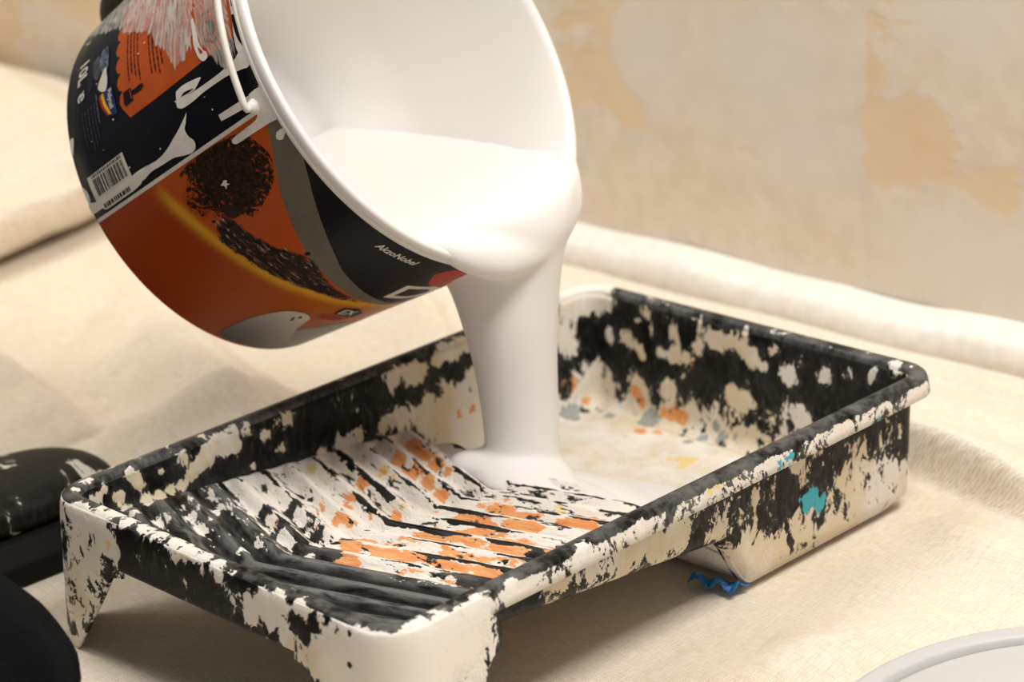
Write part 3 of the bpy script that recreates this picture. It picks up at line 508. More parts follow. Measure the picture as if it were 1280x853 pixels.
decal('label_strip', [(150, 152), (160, 132), (175, 121), (215, 118), (215, 176), (163, 176)], ink('pale_grey_ink', (.26, .25, .23)), 3)

# brown spreading mould print and the dark splash
def m_mould():
    n = NT('mould_print'); c = n.coord((1, 1, 1), src=n.attr('luv', 'Vector'))
    p = n.sep(c); dx = n.math('SUBTRACT', p[0], .20); dy = n.math('SUBTRACT', p[1], .60)
    rad = n.math('SQRT', n.math('ADD', n.math('POWER', n.math('ABSOLUTE', dx), 2.), n.math('MULTIPLY', n.math('POWER', n.math('ABSOLUTE', dy), 2.), .55)))
    nz = n.noise(c, 12, 4, .6, 1.8); rv = n.math('SUBTRACT', 1., n.math('ABSOLUTE', n.math('MULTIPLY', n.math('SUBTRACT', nz, .5), 3.0)))
    lump = n.noise(c, 6, 3, .6)
    f = n.math('SUBTRACT', rv, n.math('ADD', n.math('ADD', .06, n.math('MULTIPLY', rad, 3.0)), n.math('MULTIPLY', n.math('SUBTRACT', lump, .5), .9)))
    mask = n.step(f, -.03, .03); edge = n.math('MULTIPLY', n.step(rad, .33, .37, 1., 0.), n.step(p[0], .0, .015))
    tone = n.noise(c, 30, 5, .7, .6)
    n.out(n.mix(n.step(tone, .4, .65), (.006, .004, .003), (.05, .02, .010)), .34, Alpha=n.math('MULTIPLY', mask, edge), Specular_IOR_Level=.12); return n.m
decal('mould_print', smoothp([(31, 27), (40, 38), (50, 66), (46, 88), (34, 101), (10, 101), (1.5, 84), (1.5, 50), (6, 32), (22, 24)]), m_mould(), 3, label='dark brown branching mould stain print', dv=6)
decal('mould_print', smoothp([(36, 82), (34, 76), (41, 70), (45, 74), (43, 81)]), ink('mould_ink', (.03, .014, .010)), 4)
def m_splash():
    n = NT('splash_print'); c = n.coord((3, 11, 1), (0, 0, .32), src=n.attr('luv', 'Vector')); q = n.attr('luv', 'Vector')
    a = n.noise(c, 4.2, 5, .65, .8)
    col = n.mix(n.step(a, .50, .60), (.012, .007, .006), (.13, .045, .02)); col = n.mix(n.step(a, .60, .64), col, (.50, .40, .34))
    return n.out(col, .32, Alpha=n.step(n.math('ADD', n.attr('edge'), n.math('MULTIPLY', n.math('SUBTRACT', a, .5), 2.4)), .34, .40), Specular_IOR_Level=.14)
spl = [(43, 89), (50, 83), (60, 79), (69, 75), (79, 70), (87, 64), (93, 60), (107, 63.5), (124, 71), (150, 77), (190, 81), (235, 83), (235, 77.5), (175, 80.6), (137, 84), (117, 86.5), (99, 90), (81, 93.5), (66, 96), (54, 97)]
spl_ = [(37, 84), (45, 78), (60, 74), (72, 69), (84, 61), (95, 56), (107, 62), (124, 70.5), (150, 76.5), (190, 80), (235, 82), (235, 76.5), (175, 79.7), (137, 84), (117, 87.5), (99, 92), (81, 96), (66, 99.5), (52, 102), (42, 95)]
so_ = decal('splash_print', dense(spl_[:10]+[(235, 81), (235, 76.5)]+spl_[12:], 3), m_splash(), 3, label='dark splash print along the gold arc', dv=2.5)
edge_attr(so_, spl_, 6)
for u, v, r in ((89, 57, 1.5), (15, 94, 1.4), (26, 98, .9), (33, 97, .9), (22, 101, .7), (40, 93, 1.0), (47, 82, .8)):
    decal('print_speck', [(u+r*math.cos(a), v+1.6*r*math.sin(a)) for a in np.linspace(0, 6.28, 9)[:-1]], BLKI, 4)
# the grey and white animal at the foot of the front
def seal_col(u, v):
    t = np.clip((172-v)/60, 0, 1); top = np.clip((u-(120+.35*(v-112)))/26, 0, 1)
    w = np.array((.62, .57, .50)); g = np.array((.11, .09, .075))
    k = np.clip(.15+1.0*t**1.2, 0, 1); m = g+(w-g)*k
    return m*(1-.55*(1-top)*(1-t))
decal('animal_print', smoothp([(117, 170), (117, 155), (118, 140), (122, 126), (128, 116), (138, 112), (147, 116), (150, 124), (154, 135), (162, 148), (172, 160), (184, 170), (165, 175), (143, 174), (126, 174)]), INK, 4, label='pale grey animal printed at the foot of the label', colfn=seal_col, dv=3)
for u, v, r in ((140.5, 118.5, 1.3), (137.5, 121.5, 1.0), (139, 124.5, 1.2)):
    decal('eye_print', [(u+r*math.cos(a), v+1.5*r*math.sin(a)) for a in np.linspace(0, 6.28, 9)[:-1]], BLKI, 5)

# writing: text laid out flat, then wrapped on the tub
def text(name, body, u, v, size, mat, layer, bold=0., parent=None, shear=0., width=1.):
    cu = bpy.data.curves.new(name, 'FONT'); cu.body = body; cu.size = size; cu.offset = bold*size; cu.shear = shear; cu.resolution_u = 3
    t = bpy.data.objects.new(name, cu); COL.objects.link(t)
    me = bpy.data.meshes.new_from_object(t.evaluated_get(bpy.context.evaluated_depsgraph_get())); bpy.data.objects.remove(t); bpy.data.curves.remove(cu)
    off = .00008+.00009*layer
    for vt in me.vertices: vt.co = uvp(u+vt.co.x*width, v-vt.co.y, off)
    me.materials.clear(); o = link_mesh(name, me, mat, parent or BK); fix_out(o); return o
def fix_out(o):
    bm = bmesh.new(); bm.from_mesh(o.data)
    for f in bm.faces:
        c = f.calc_center_median()-BC
        if f.normal.dot(c-AX*c.dot(AX)) < 0: f.normal_flip()
    bm.to_mesh(o.data); bm.free()
text('lettering', 'AkzoNobel', 106.5, 17.4, 8.0, CREAMI, 4, .022, shear=.12, width=.83)
decal('letter', [(161.5, 66.5), (159.5, 43.5), (185, 43.5), (196, 48), (199, 56), (196, 64), (186, 67)], CREAMI, 4, label='white capital D')
decal('letter', [(166.5, 62), (165.5, 48), (183, 48), (189.5, 51.5), (191.5, 56), (189.5, 60), (183, 62.3)], BLKI, 5, label='black counter of the capital D')
text('lettering', '10L', -118.5, 164, 14, CREAMI, 4, .03)
text('lettering', 'e', -90.5, 163.5, 15, CREAMI, 4, .012)
def dashes(name, u0, u1, v0, n, pitch, h, mat, layer, seed, ragged=.25):
    rg = random.Random(seed); V = []; F = []; off = .00008+.00009*layer
    for k in range(n):
        u = u0; end = u1-rg.random()*ragged*(u1-u0); v = v0+k*pitch
        while u < end:
            w = rg.uniform(1.6, 5.2); hh = h*rg.uniform(.75, 1.1)
            b = len(V); V += [uvp(u, v, off), uvp(min(u+w, end), v, off), uvp(min(u+w, end), v-hh, off), uvp(u, v-hh, off)]; F.append((b, b+1, b+2, b+3)); u += w+.9
    o = mesh(name, V, F, mat, BK, False); fix_out(o); o['kind'] = 'stuff'; return o
dashes('small_print', -104, -62, 98, 4, 3.6, 1.1, BLKI, 4, 1); dashes('small_print', -96, -52, 75, 4, 3.7, 1.1, BLKI, 4, 2)
dashes('small_print', -148, -62, 52, 5, 3.9, 1.1, BLKI, 4, 3)
dashes('small_print', -118, -84, 149, 2, 2.6, .9, DGREY, 4, 4); dashes('small_print', -74, -44, 147, 5, 3.3, .8, DGREY, 4, 5); dashes('small_print', -79, -58, 143.8, 1, 3, .9, ink('mid_grey_ink', (.16, .17, .2)), 4, 6, 0)
# blue emblem, pale splash and grey roundel beside the volume mark
decal('emblem', [(-77, 136), (-75.5, 126.5), (-55, 124.5), (-56, 131), (-64, 134.5)], NAVY, 4, label='navy emblem with a red and yellow swoosh')
decal('swoosh_print', [(-75, 139.5), (-76, 136), (-68, 134.6), (-57.5, 130.5), (-58, 133.5), (-66, 137.2)], YEL, 5)
decal('swoosh_print', [(-75, 140.8), (-75, 138.6), (-66, 136.6), (-57.5, 132.4), (-58, 134.6), (-66, 138.8)], REDI, 6)
text('lettering', 'Polycell', -75.0, 131.0, 5.6, CREAMI, 6, .02, width=.84)
decal('paint_fleck', smoothp([(-78, 138), (-83, 141), (-91, 136), (-94, 132), (-88, 131), (-82, 130.5), (-76, 133)]), CREAMI, 5, label='white splash printed above the emblem')
def m_mottle(nm, a, b):
    n = NT(nm); q = n.attr('luv', 'Vector'); f = n.noise(q, 22, 4, .7, .5); return n.out(n.mix(n.step(f, .42, .6), a, b), .35)
decal('emblem', smoothp([(-112, 138), (-111, 132), (-103, 129.5), (-92, 130), (-90, 134), (-96, 138), (-104, 140)]), m_mottle('blue_mottle', (.015, .03, .07), (.13, .19, .30)), 4, label='mottled blue emblem')
decal('emblem', smoothp([(-108, 147), (-110, 142), (-102, 139), (-92, 138), (-90, 143), (-98, 147)]), m_mottle('grey_mottle', (.02, .022, .028), (.07, .075, .085)), 4, label='dark grey roundel')
# brush pictogram
decal('brush_icon', [(-64.5, 116), (-64, 108), (-55, 107.5), (-54.5, 115.5), (-57, 117)], BLKI, 4); decal('brush_icon', [(-61.5, 107.6), (-58.5, 107.6), (-57.6, 104), (-57.2, 99), (-58.2, 96), (-60.4, 96), (-61.4, 99), (-61, 104)], BLKI, 4)
decal('brush_icon', [(-62.8, 108.8), (-56.4, 108.4), (-56.4, 109.2), (-62.8, 109.6)], ORANGE, 5)
# outlined pictogram under the smear
decal('pictogram', [(-72, 34), (-70, 18), (-52, 18), (-50.5, 27), (-55, 34)], BLKI, 4); decal('pictogram', [(-70.5, 32.8), (-68.8, 19.2), (-53, 19.2), (-51.7, 26.8), (-55.6, 32.8)], ORANGE, 5); decal('pictogram', smoothp([(-66, 30), (-63, 23), (-58, 22), (-54.5, 25), (-57, 30), (-61, 28)]), BLKI, 6)
decal('darkprint_box', [(155, 103), (153, 92), (165, 90), (176, 97), (176, 106)], BLKI, 4); text('lettering', 'EX', 156, 101.5, 11, CREAMI, 5, .02)
dashes('small_print', 150, 178, 110, 2, 4, 3, REDI, 4, 9)
# bar code
bc = decal('barcode_label', [(-30, 169.5), (-30, 131), (-11.8, 131), (-12.2, 169.5)], CREAMI, 4, label='white barcode label')
rg = random.Random(3); vv = 134.0
while vv < 165:
    w = rg.choice((.5, .5, .9, 1.4)); decal('barcode_bar', rect(-26.5, vv, -14.6, vv+w), BLKI, 5, bc); vv += w+rg.choice((.5, .5, .9, 1.3))
text('lettering', '5 010212 573426', 0, 0, 1, BLKI, 5) if False else None
rg = random.Random(8); vv = 134.0
while vv < 166:
    w = rg.uniform(.8, 1.8); decal('barcode_digit', rect(-29.4, vv, -27.4, vv+w), BLKI, 5, bc); vv += w+.9
# splashes dried on the tub
def drip(poly, layer=7, name='dried_drip', n=None): return decal(name, smoothp(poly, n), DRIP, layer)
drip([(-25, 66), (-20, 70), (-17, 73), (-12, 72.5), (-8, 70), (-4, 71.5), (-2.6, 76), (-4, 83), (-6.5, 92), (-7, 104), (-7.5, 114), (-6, 124), (-9, 132), (-12.4, 131.5), (-12.8, 120), (-11.5, 106), (-13, 95), (-16.5, 85), (-20, 76)])
drip([(-12.5, 128), (-6.5, 124), (-4.2, 132), (-4, 150), (-4.2, 164), (-6.4, 167), (-7, 176.6), (-14.5, 176.6), (-12.4, 168), (-12.4, 145)])
rg = random.Random(4); vv = 137.0
while vv < 163:
    w = rg.uniform(.8, 2.2); decal('barcode_bar', rect(-8.2, vv, -5.2, vv+w), BLKI, 9, bc); vv += w+rg.uniform(.6, 1.2)
drip([(-40, 68.5), (-40.5, 62), (-39.5, 54), (-37.5, 45), (-35.5, 48), (-33.4, 53), (-33.5, 58), (-33.4, 64), (-34, 70), (-37, 70)])
decal('drip_hole', smoothp([(-35, 66), (-36.2, 62), (-35, 55.5), (-34.2, 54), (-34.2, 59)]), BLKI, 8)
drip([(-31, 72), (-35, 71), (-35.2, 68), (-33.4, 60), (-32.4, 45), (-32.2, 29), (-33, 15), (-35, 8), (-30, 1.5), (-25, 1.5), (-24, 5), (-25.5, 10), (-27, 19), (-28, 27), (-28.6, 46), (-28, 58), (-28.6, 68)], 7)
decal('dried_drip', [(-12, 43), (-8, 43), (-5.6, 14), (-11, 14)], DRIP, 7)
drip([(-11.5, 14), (-12, 6), (-12, .8), (0, .6), (8.4, .6), (8.4, 12), (8.2, 26), (8, 41), (4.4, 42), (3.4, 28), (2.6, 18), (-1, 14.5), (-6, 16)], 8, n=60)
drip([(-70, 6), (-57, 6), (-43, 9), (-34, 9), (-26, 3), (-27, .8), (-41, .6), (-57, .6), (-70, .6)], 6)
drip([(-120, 5.5), (-95, 6), (-70, 6), (-70, .6), (-95, .6), (-120, .6)], 6)
for q in ([(-66, 4.2), (-62, 4.6), (-62, 3), (-66, 2.6)], [(-57, 6), (-50, 6.6), (-42, 6), (-36, 3.2), (-38, 2), (-48, 3.4), (-56, 4)], [(-24.5, 9), (-20, 10), (-12.5, 9), (-12.5, 1.2), (-20, 1.2), (-27, 1.2), (-25, 4)]):
    decal('bare_label', smoothp(q), BLKI, 8)
drip([(-73.5, 42), (-73.5, 39.8), (-64, 38.6), (-57, 38.4), (-51, 36.5), (-48, 34), (-45, 34.6), (-44.6, 38.6), (-48.5, 41.8), (-57, 43.4), (-64, 42.6)])
decal('drip_hole', smoothp([(-55, 40.5), (-52, 38.2), (-49.5, 37), (-50, 39.6)]), ORANGE, 8)
drip([(-62, 176.6), (-62, 172), (-55, 173.5), (-50, 176.6)]); drip([(15, 10), (14.6, 5), (16.4, 1.4), (18.2, 5), (20, 9), (18, 12.4)], 5)
drip([(-28, 176.6), (-22, 173.5), (-16, 174), (-14, 176.6)])
drip([(21.6, 66), (22.6, 63.6), (24.2, 65), (25.4, 63.4), (25.4, 66), (27, 68), (24.6, 68), (23.4, 70), (22.6, 67.6)], 5)
for k in range(26):
    u, v, r = RNG.uniform(-120, -12), RNG.uniform(15, 170), RNG.uniform(.25, .7)
    decal('paint_speck', [(u+r*math.cos(a), v+r*1.4*math.sin(a)) for a in np.linspace(0, 6.28, 7)[:-1]], DRIP, 7)
def m_smear(nm, rot, sc, lo, hi, amt):
    n = NT(nm); q = n.attr('luv', 'Vector')
    wv = n.noise(n.coord(src=q), 2.2, 2, .5); p = n.sep(q)
    cmb = n.N.new('ShaderNodeCombineXYZ'); n.link(cmb.inputs[0], n.math('ADD', p[0], n.math('MULTIPLY', wv, .55))); n.link(cmb.inputs[1], n.math('ADD', p[1], n.math('MULTIPLY', wv, .35)))
    st = n.noise(n.coord(sc, (0, 0, rot), src=cmb.outputs[0]), 6, 5, .62); cl = n.noise(q, 7, 4, .65)
    e = n.math('ADD', n.math('MULTIPLY', st, .8), n.math('MULTIPLY', cl, .35))
    ed = n.attr('edge')
    al = n.math('MULTIPLY', n.step(e, lo, hi), amt)
    edge = n.step(n.math('ADD', ed, n.math('MULTIPLY', n.math('SUBTRACT', st, .5), 1.2)), .30, .42)
    return n.out((.80, .77, .72), .5, Alpha=n.math('MULTIPLY', n.math('ADD', n.math('MULTIPLY', al, .50), .22), edge))
def smear(poly, mat, layer):
    o = decal('paint_smear', dense(smoothp(poly), 3), mat, layer, label='brushed translucent white paint smear', dv=3)
    edge_attr(o, poly, 9); return o
smear([(-240, 176), (-150, 172), (-133, 150), (-122, 132), (-116, 122), (-108, 117), (-95, 97), (-86, 84), (-78, 82), (-66, 72), (-54, 69), (-49, 62), (-52, 50), (-62, 41), (-74, 38), (-100, 36), (-240, 30)], m_smear('smear_swirl', .5, (1.0, 6, 1), .46, .70, .9), 6)
smear([(-240, 34), (-86, 40), (-70, 42), (-56, 40), (-42, 34), (-30, 27), (-27, 14), (-40, 7), (-70, 5), (-240, 5)], m_smear('smear_pull', .06, (1.0, 10, 1), .48, .70, .62), 9)
# ear and wire handle
ETH = TH0+(-4.2/1000/UR)
def earring(th):
    rad = BU*math.cos(th)+BV*math.sin(th); tan = BV*math.cos(th)-BU*math.sin(th); c = bp(th, .0145, 0)
    V = []; prof = [(.0052, 0), (.0050, .0012), (.0042, .0022), (.0034, .0030), (.0028, .0062), (.0006, .0066)]
    return loft('handle_ear', [[c+(tan*math.cos(a)*r+AX*math.sin(a)*r)+rad*(h-.001) for a in np.linspace(0, 2*math.pi, 28, False)] for r, h in prof], WHITEPL, BK, True, True, True)
for th in (ETH, ETH+math.pi): fix_normals(earring(th))
e0 = bp(ETH, .0145, .006); e1 = bp(ETH+math.pi, .0145, .006)
pts = [bp(ETH, .0145, .0035), bp(ETH, .0150, .0075)]
sg = -1
for i, a in enumerate(np.linspace(.055, math.pi-.055, 60)):
    q = math.sin(a); s = .0150-.0085*min(1, q*2.2)
    pts.append(bp(ETH+sg*a, s, .0075+.002*q))
pts += [bp(ETH+sg*math.pi, .0150, .0075), bp(ETH+sg*math.pi, .0145, .0035)]
WIRE = flat('paint_coated_wire', (.72, .69, .64), .4)
tube('handle', spline([tuple(p) for p in pts], 160), .0021, WIRE, BK, 10)['label'] = 'white coated wire handle lying along the lip'

# ------------------------------------------------------------------ the paint: level in the tub, the falling sheet and the heap in the tray
ZL = BC.z-RR*math.sqrt(AX.x**2+AX.y**2)+.033
bmv = []
def closed(loops):
    n = len(loops[0]); base = sum(len(v) for v, f in bmv); V = [p for l in loops for p in l]; F = grid_faces(len(loops), n, True)
    F.append(tuple(range(n))[::-1]); F.append(tuple((len(loops)-1)*n+i for i in range(n))); bmv.append((V, [tuple(base+i for i in f) for f in F]))
def level(s):
    r = rw(max(s, 0))-.0036; c = BC-AX*s; y = (ZL-c.z)/BV.z
    if BV.z < 0: y = y
    x = math.sqrt(max(r*r-y*y, 0)); a0 = math.atan2(y, x); lo = -1 if BV.z > 0 else 1
    # lower arc from +x round the bottom to -x
    a1 = math.pi-a0
    if BV.z > 0: A = np.linspace(a0, -math.pi-a0, 61)
    else: A = np.linspace(a0, a1, 61) if True else None
    arc_ = [c+BU*r*math.cos(a)+BV*r*math.sin(a) for a in A]
    ch = [arc_[-1]+(arc_[0]-arc_[-1])*t for t in np.linspace(0, 1, 40)[1:-1]]
    return arc_+ch
smax = 0
ls = []
for s in np.linspace(-.004, BH-.010, 30):
    c = BC-AX*s; y = (ZL-c.z)/BV.z; r = rw(max(s, 0))-.0036
    if abs(y) < r*.985: ls.append(level(s))
closed(ls)
CX, CY = -.026, .046
RT = Vector((.69397, .71626, 0)).normalized(); FW = Vector((-.71626, .69397, 0)).normalized()
THA, THZ = (0.9168, 2.3275)   # stretch of the lip that the paint runs over
AH = Vector((AX.x, AX.y, 0)).normalized(); LOW = Vector((-.0301, .0544, 0))
# height, half-width along the lip, half-thickness, offset forward, offset along the lip
STREAM_ROWS = [(.2130, .0856, .0300, -.0341, -.0230), (.2060, .0785, .0420, -.0318, -.0194), (.1900, .0636, .0450, -.0292, -.0156), (.1750, .0490, .0380, -.0251, -.0132), (.1550, .0409, .0320, -.0210, -.0094), (.1350, .0359, .0280, -.0173, -.0053), (.1100, .0304, .0250, -.0141, -.0021), (.0800, .0266, .0235, -.0118, .0008), (.0600, .0249, .0230, -.0100, .0040), (.0340, .0261, .0230, -.0087, .0083)]
HEAP = [(-.034, .036, .040, .034, .010, .003), (-.050, .018, .020, .016, .009, .004), (-.008, .045, .034, .026, .007, .003), (-.02, .02, .034, .020, .005, .002), (.015, .040, .035, .018, .004, .002), (.034, .043, .026, .014, .003, .0015), (-.01, .075, .055, .035, .012, .010), (.01, .10, .06, .04, .006, .004)]
loops = []
for z, ma, mi, oa, ob in spline(STREAM_ROWS, 60):
    c = Vector((LOW.x, LOW.y, z))+AH*oa+BU*ob
    loops.append([c+BU*ma*math.cos(a)+AH*mi*math.sin(a) for a in np.linspace(0, 2*math.pi, 56, False)])
closed(loops)
def ell(c, rx, ry, rz, rot=0, tilt=0.):
    ca, sa = math.cos(rot), math.sin(rot); L = []
    for p in np.linspace(-math.pi/2+.08, math.pi/2-.08, 14):
        L.append([Vector((c[0]+ca*rx*math.cos(p)*math.cos(a)-sa*ry*math.cos(p)*math.sin(a), c[1]+sa*rx*math.cos(p)*math.cos(a)+ca*ry*math.cos(p)*math.sin(a), c[2]+rz*math.sin(p)+tilt*(sa*rx*math.cos(p)*math.cos(a)+ca*ry*math.cos(p)*math.sin(a)))) for a in np.linspace(0, 2*math.pi, 32, False)])
    closed(L)
lp = []
for i, t in enumerate(np.linspace(0, 1, 40)):
    th = THA+(THZ-THA)*t; rad_ = BU*math.cos(th)+BV*math.sin(th); w = min(1, t/.28, (1-t)/.22)**.6; r = .003+.0115*w
    c = BC+AX*.003+rad_*(RR-.006+.004*w); lp.append([c+rad_*r*1.0*math.cos(a)+AX*r*.85*math.sin(a) for a in np.linspace(0, 2*math.pi, 20, False)])
closed(lp)
def fz(x, y): return float(floor_z(y))
for x, y, rx, ry, rz, up in HEAP:
    ell((x, y, fz(x, y)+up), rx, ry, rz, 0, -.11 if y < .03 else -.2)
pv = [p for v, f in bmv for p in v]; pf = [f for v, ff in bmv for f in ff]
pp = mesh('pouring_paint', pv, pf, WETPAINT)
fix_normals(pp)
m = pp.modifiers.new('merge', 'REMESH'); m.mode = 'VOXEL'; m.voxel_size = .0017; m.use_smooth_shade = True
m = pp.modifiers.new('relax', 'SMOOTH'); m.factor = .5; m.iterations = 36
tag(pp, 'thick white emulsion paint pouring from the tilted bucket into the tray', 'paint')

# ------------------------------------------------------------------ lid, crumpled scrap
LD = thing('bucket_lid', 'white round bucket lid lying on the dust sheet in the near right corner', 'lid', (.4035, .0090, .0))
def ringp(r, z, n=160): return [(r*math.cos(a), r*math.sin(a), z) for a in np.linspace(0, 2*math.pi, n, False)]
o = loft('lid_rim', [ringp(.1405, .0), ringp(.1420, .002), ringp(.1420, .0085), ringp(.1408, .0106), ringp(.1385, .0112), ringp(.1325, .0108), ringp(.1300, .0098), ringp(.1288, .0070), ringp(.1282, .0055), ringp(.1300, .0030)], LIDM, LD); fix_normals(o)
o = loft('lid_panel', [ringp(.1284, .0056), ringp(.1262, .0060), ringp(.1255, .0074), ringp(.1235, .0080), ringp(.10, .0082), ringp(.05, .0082), ringp(.001, .0082)], LIDM, LD, True, False, True); fix_normals(o)
BLUE = NT('blue_flake'); _c = BLUE.coord(); BLUE = BLUE.out(BLUE.mix(BLUE.step(BLUE.noise(_c, 170, 4, .6), .60, .64), (.015, .16, .42), (.55, .60, .60)), .4)
rg = random.Random(12); V = []; nxs, nys = 14, 7
for j in range(nys):
    for i in range(nxs):
        a, b = i/(nxs-1), j/(nys-1)
        V.append((.104+.031*a+rg.uniform(-.001, .001), .045+.007*a+(b-.5)*.013+rg.uniform(-.001, .001), .0015+.006*abs(math.sin(a*7+b*2))*math.sin(math.pi*min(1, b+.25))+rg.uniform(0, .0028)))
sc = mesh('paint_scrap', V, grid_faces(nys, nxs), BLUE, None, False); solid(sc, .0006, 1)
tag(sc, 'crumpled blue paint flake on the dust sheet under the tray edge', 'scrap')

# ------------------------------------------------------------------ the painter, mostly out of frame to the left: one boot, one knee, a gloved fingertip show
PR = thing('person', 'person in dark trousers and splashed black work boots kneeling by the tray, tilting the bucket', 'person', (-.22, -.55, 0))
OFF = Vector((-.22, -.55, 0))
def skin(name, pts, edges, mat, root=0, sub=2, parent=PR, vox=0):
    me = bpy.data.meshes.new(name); me.from_pydata([tuple(Vector(p[:3])-OFF) for p in pts], edges, []); me.update()
    o = link_mesh(name, me, mat, parent); o.modifiers.new('skin', 'SKIN')
    if not me.skin_vertices:
        bm = bmesh.new(); bm.from_mesh(me); bm.verts.layers.skin.verify(); bm.to_mesh(me); bm.free()
    for i, p in enumerate(pts):
        v = me.skin_vertices[0].data[i]; v.radius = (p[3], p[4] if len(p) > 4 else p[3]); v.use_root = (i == root)
    o.modifiers['skin'].use_smooth_shade = True
    s = o.modifiers.new('sub', 'SUBSURF'); s.levels = sub; s.render_levels = sub
    if vox:
        m = o.modifiers.new('remesh', 'REMESH'); m.mode = 'VOXEL'; m.voxel_size = vox; m.use_smooth_shade = True
        m = o.modifiers.new('relax', 'SMOOTH'); m.factor = .5; m.iterations = 6
    return o
def chain(*idx): return [(idx[i], idx[i+1]) for i in range(len(idx)-1)]
SKIN = NT('skin'); _c = SKIN.coord(); SKIN = SKIN.out(SKIN.mix(SKIN.step(SKIN.noise(_c, 60, 4), .3, .7), (.55, .33, .23), (.64, .41, .30)), .5)
def m_fabric(nm, a, b):
    n = NT(nm); c = n.coord(); f = n.noise(n.coord((1, 1, .5)), 30, 5, .6); w = n.noise(c, 500, 2)
    n.bump(n.math('ADD', f, n.math('MULTIPLY', w, .3)), .5, .004); return n.out(n.mix(n.step(f, .35, .7), a, b), .9, Specular_IOR_Level=.06)
TROUS = m_fabric('dark_work_trousers', (.0028, .0034, .004), (.006, .007, .008)); JACK = m_fabric('dark_jacket', (.015, .016, .018), (.03, .03, .032)); GLOVE = m_fabric('olive_glove_fabric', (.13, .12, .085), (.19, .175, .13))
pel, chest, neck = (-.24, -.74, .44), (-.28, -.62, .78), (-.28, -.56, .98)
LK, LA = (-.33, -.40, .47), (-.278, -.335, .10); RK, RA = (.002, -.345, .068), (-.13, -.80, .07)
LSH, LEL, LWR = (-.47, -.56, .88), (-.53, -.28, .64), (-.385, -.075, .455); RSH, REL, RWR = (-.10, -.55, .88), (.03, -.26, .70), (-.10, .05, .545)
body = [(*pel, .10), (-.26, -.69, .60, .10), (*chest, .115), (*neck, .05), (-.28, -.53, 1.05, .062), (-.28, -.505, 1.13, .080), (-.28, -.50, 1.20, .070),
        (-.35, -.72, .42, .045), (*LK, .032), (-.31, -.37, .28, .030), (LA[0], LA[1]-.005, .15, .026), (-.277, -.345, .09, .018),
        (-.14, -.74, .40, .045), (RK[0]-.02, RK[1]-.06, RK[2]+.03, .028), (-.07, -.58, .07, .028), (*RA, .022), (-.132, -.83, .06, .016),
        (*LSH, .055), (*LEL, .042), (*LWR, .030), (*RSH, .055), (*REL, .042), (*RWR, .030), (-.28, -.43, 1.115, .012)]
b = skin('body', body, chain(0, 1, 2, 3, 4, 5, 6)+chain(0, 7, 8, 9, 10, 11)+chain(0, 12, 13, 14, 15, 16)+chain(2, 17, 18, 19)+chain(2, 20, 21, 22)+[(5, 23)], SKIN)
tr_ = [(*pel, .125), (-.25, -.71, .55, .12), (-.35, -.72, .42, .095), (*LK, .070), (-.31, -.37, .28, .066), (-.285, -.35, .15, .060), (-.14, -.74, .40, .095), (-.06, -.50, .15, .092), (RK[0], RK[1], RK[2]+.012, .112), (-.06, -.54, .068, .075), (-.12, -.76, .07, .056)]
skin('trousers', tr_, chain(0, 1)+chain(0, 2, 3, 4, 5)+chain(0, 6, 7, 8, 9, 10), TROUS, vox=.009)
jk = [(-.25, -.70, .56, .135), (*chest, .14), (-.28, -.575, .94, .075), (*LSH, .075), (*LEL, .058), (-.43, -.15, .53, .045), (*RSH, .075), (*REL, .058), (-.055, -.05, .60, .045)]
skin('jacket', jk, chain(0, 1, 2)+chain(1, 3, 4, 5)+chain(1, 6, 7, 8), JACK, vox=.012)
skin('hair', [(-.28, -.52, 1.225, .075), (-.28, -.575, 1.19, .07), (-.28, -.585, 1.12, .055)], chain(0, 1, 2), flat('dark_hair', (.03, .02, .014), .6))['label'] = 'short dark hair'
# left glove: fingers hooked over the back edge of the tub
def basept(px_th, out, back): return BC-AX*(BH+back)+(BU*math.cos(px_th)+BV*math.sin(px_th))*(RB+out)
def glove(ths, sgn, wr, at, tips):
    P_ = [(*wr, .034)]; E_ = []; r0 = .0098
    kn = [at(t, .030, -.045) for t in ths]; pc = sum(kn, Vector())/len(kn); wv = Vector(wr)
    P_.append((*(wv.lerp(pc, .55)), .032)); E_ += [(0, 1)]
    for i, t in enumerate(ths):
        k = len(P_); ln = (.9, 1.05, 1.0, .82)[i]
        for q, r in ((at(t, .026, -.034), .0125), (at(t, .0165, -.004), .0108), (at(t, .004, .0165), .0100), (at(t, -.020*ln, .0150), .0092)): P_.append((*q, r))
        E_ += [(1, k)]+chain(k, k+1, k+2, k+3)
    k = len(P_); t = ths[0]+sgn*.34
    for q, r in ((at(t-sgn*.10, .038, -.060), .014), (at(t, .022, -.080), .012), (at(t+sgn*.02, .014, -.105), .010)): P_.append((*q, r))
    E_ += [(1, k)]+chain(k, k+1, k+2)
    return skin('glove', P_, E_, GLOVE, vox=.0032)
THB = math.atan2((Vector((-.3047, -.0345, .3217))-BC).dot(BV), (Vector((-.3047, -.0345, .3217))-BC).dot(BU))
glove([THB-.10-.185*i for i in range(4)], 1, LWR, basept, None)
def rimpt(th, out, back): return BC+AX*(.006+back*.6)+(BU*math.cos(th)+BV*math.sin(th))*(RR+.004+out)
glove([-math.pi/2-.1+.19*i for i in range(4)], -1, RWR, rimpt, None)
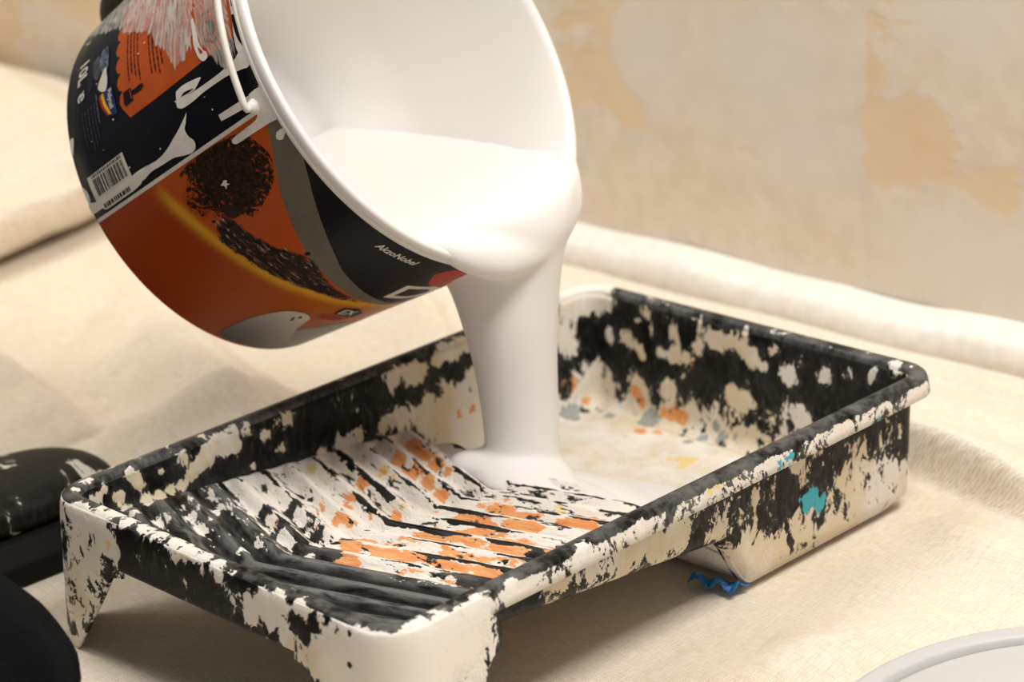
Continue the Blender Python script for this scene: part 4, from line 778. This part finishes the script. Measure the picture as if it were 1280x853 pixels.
# boots
def m_boot():
    n = NT('splashed_black_leather'); a = n.noise(n.coord(loc=(1, 2, .4)), 24, 6, .65, .8); g = n.noise(n.coord(), 220, 3)
    sp = n.step(a, .60, .62); col = n.mix(n.step(g, .3, .7), (.004, .0038, .003), (.012, .011, .008)); col = n.mix(n.step(a, .52, .63, 0, .5), col, (.05, .047, .036)); col = n.mix(sp, col, (.62, .58, .50))
    n.bump(g, .4, .0006); return n.out(col, .55, Specular_IOR_Level=.18)
BOOT = m_boot(); SOLE = flat('black_rubber_sole', (.005, .0046, .004), .75, Specular_IOR_Level=.2); LACE = flat('black_lace', (.02, .018, .015), .8)
def boot(loc, rz, pitch, label):
    up = [(.0, .022, .078, .024), (.012, .034, .104, .022), (.05, .040, .118, .022), (.09, .042, .116, .022), (.13, .043, .092, .022), (.165, .045, .070, .022), (.20, .047, .058, .022), (.235, .047, .055, .022), (.265, .040, .052, .022), (.284, .028, .046, .024), (.293, .013, .038, .027)]
    up = [tuple(v) for v in spline(up, 46)]; mt = Matrix.Translation(Vector(loc)-OFF) @ Matrix.Rotation(rz, 4, 'Z') @ Matrix.Rotation(pitch, 4, 'X')
    lp = []
    for y, hw, zt, zb in up:
        zc = (zt+zb)/2; hz = (zt-zb)/2
        lp.append([mt @ Vector((hw*math.copysign(abs(math.cos(a))**(.75 if math.sin(a) < 0 else 1.0), math.cos(a)), y+.0015*math.sin(40*a)*0, zc+hz*math.copysign(abs(math.sin(a))**.85, math.sin(a))+.0012*math.sin(y*420)*max(0, math.sin(a))*(1 if .13 < y < .19 else 0))) for a in np.linspace(0, 2*math.pi, 40, False)])
    bt = loft('boot', lp, BOOT, PR, True, True, True); fix_normals(bt); bt['label'] = label
    so = []
    for y, hw, zt, zb in up[1:-1]: so.append([mt @ Vector((x*(hw+.005), y+.003 if y > .2 else y, z)) for x, z in ((-1, .0005), (-1.0, .012), (-1.03, .0125), (-1.03, .015), (-1, .0155), (-1, .026), (-.9, .029), (.9, .029), (1, .026), (1, .0155), (1.03, .015), (1.03, .0125), (1, .012), (1, .0005))])
    s_ = loft('sole', so, SOLE, bt, True, True, True); fix_normals(s_)
    cuff = tube('boot_collar', [mt @ Vector(p) for p in ((0, .045, .075), (0, .043, .12), (0, .040, .155), (0, .038, .17))], [.044, .046, .047, .043], BOOT, bt, 24); 
    for i in range(5):
        y = .095+.0165*i; z = float(np.interp(y, [u[0] for u in up], [u[2] for u in up]))
        for sgn in (1, -1):
            w = .030; tube('lace', [mt @ Vector((x*w, y+sgn*.006*x, z+.002-.020*x*x)) for x in np.linspace(-1, 1, 9)], .0022, LACE, bt, 6)
    return bt
boot((-.276, -.402, 0), .0, 0, 'black lace-up work boot flat on the sheet, splashed with white')
boot((-.13, -.80, .04), math.pi-.2, -1.15, 'black work boot of the kneeling leg')
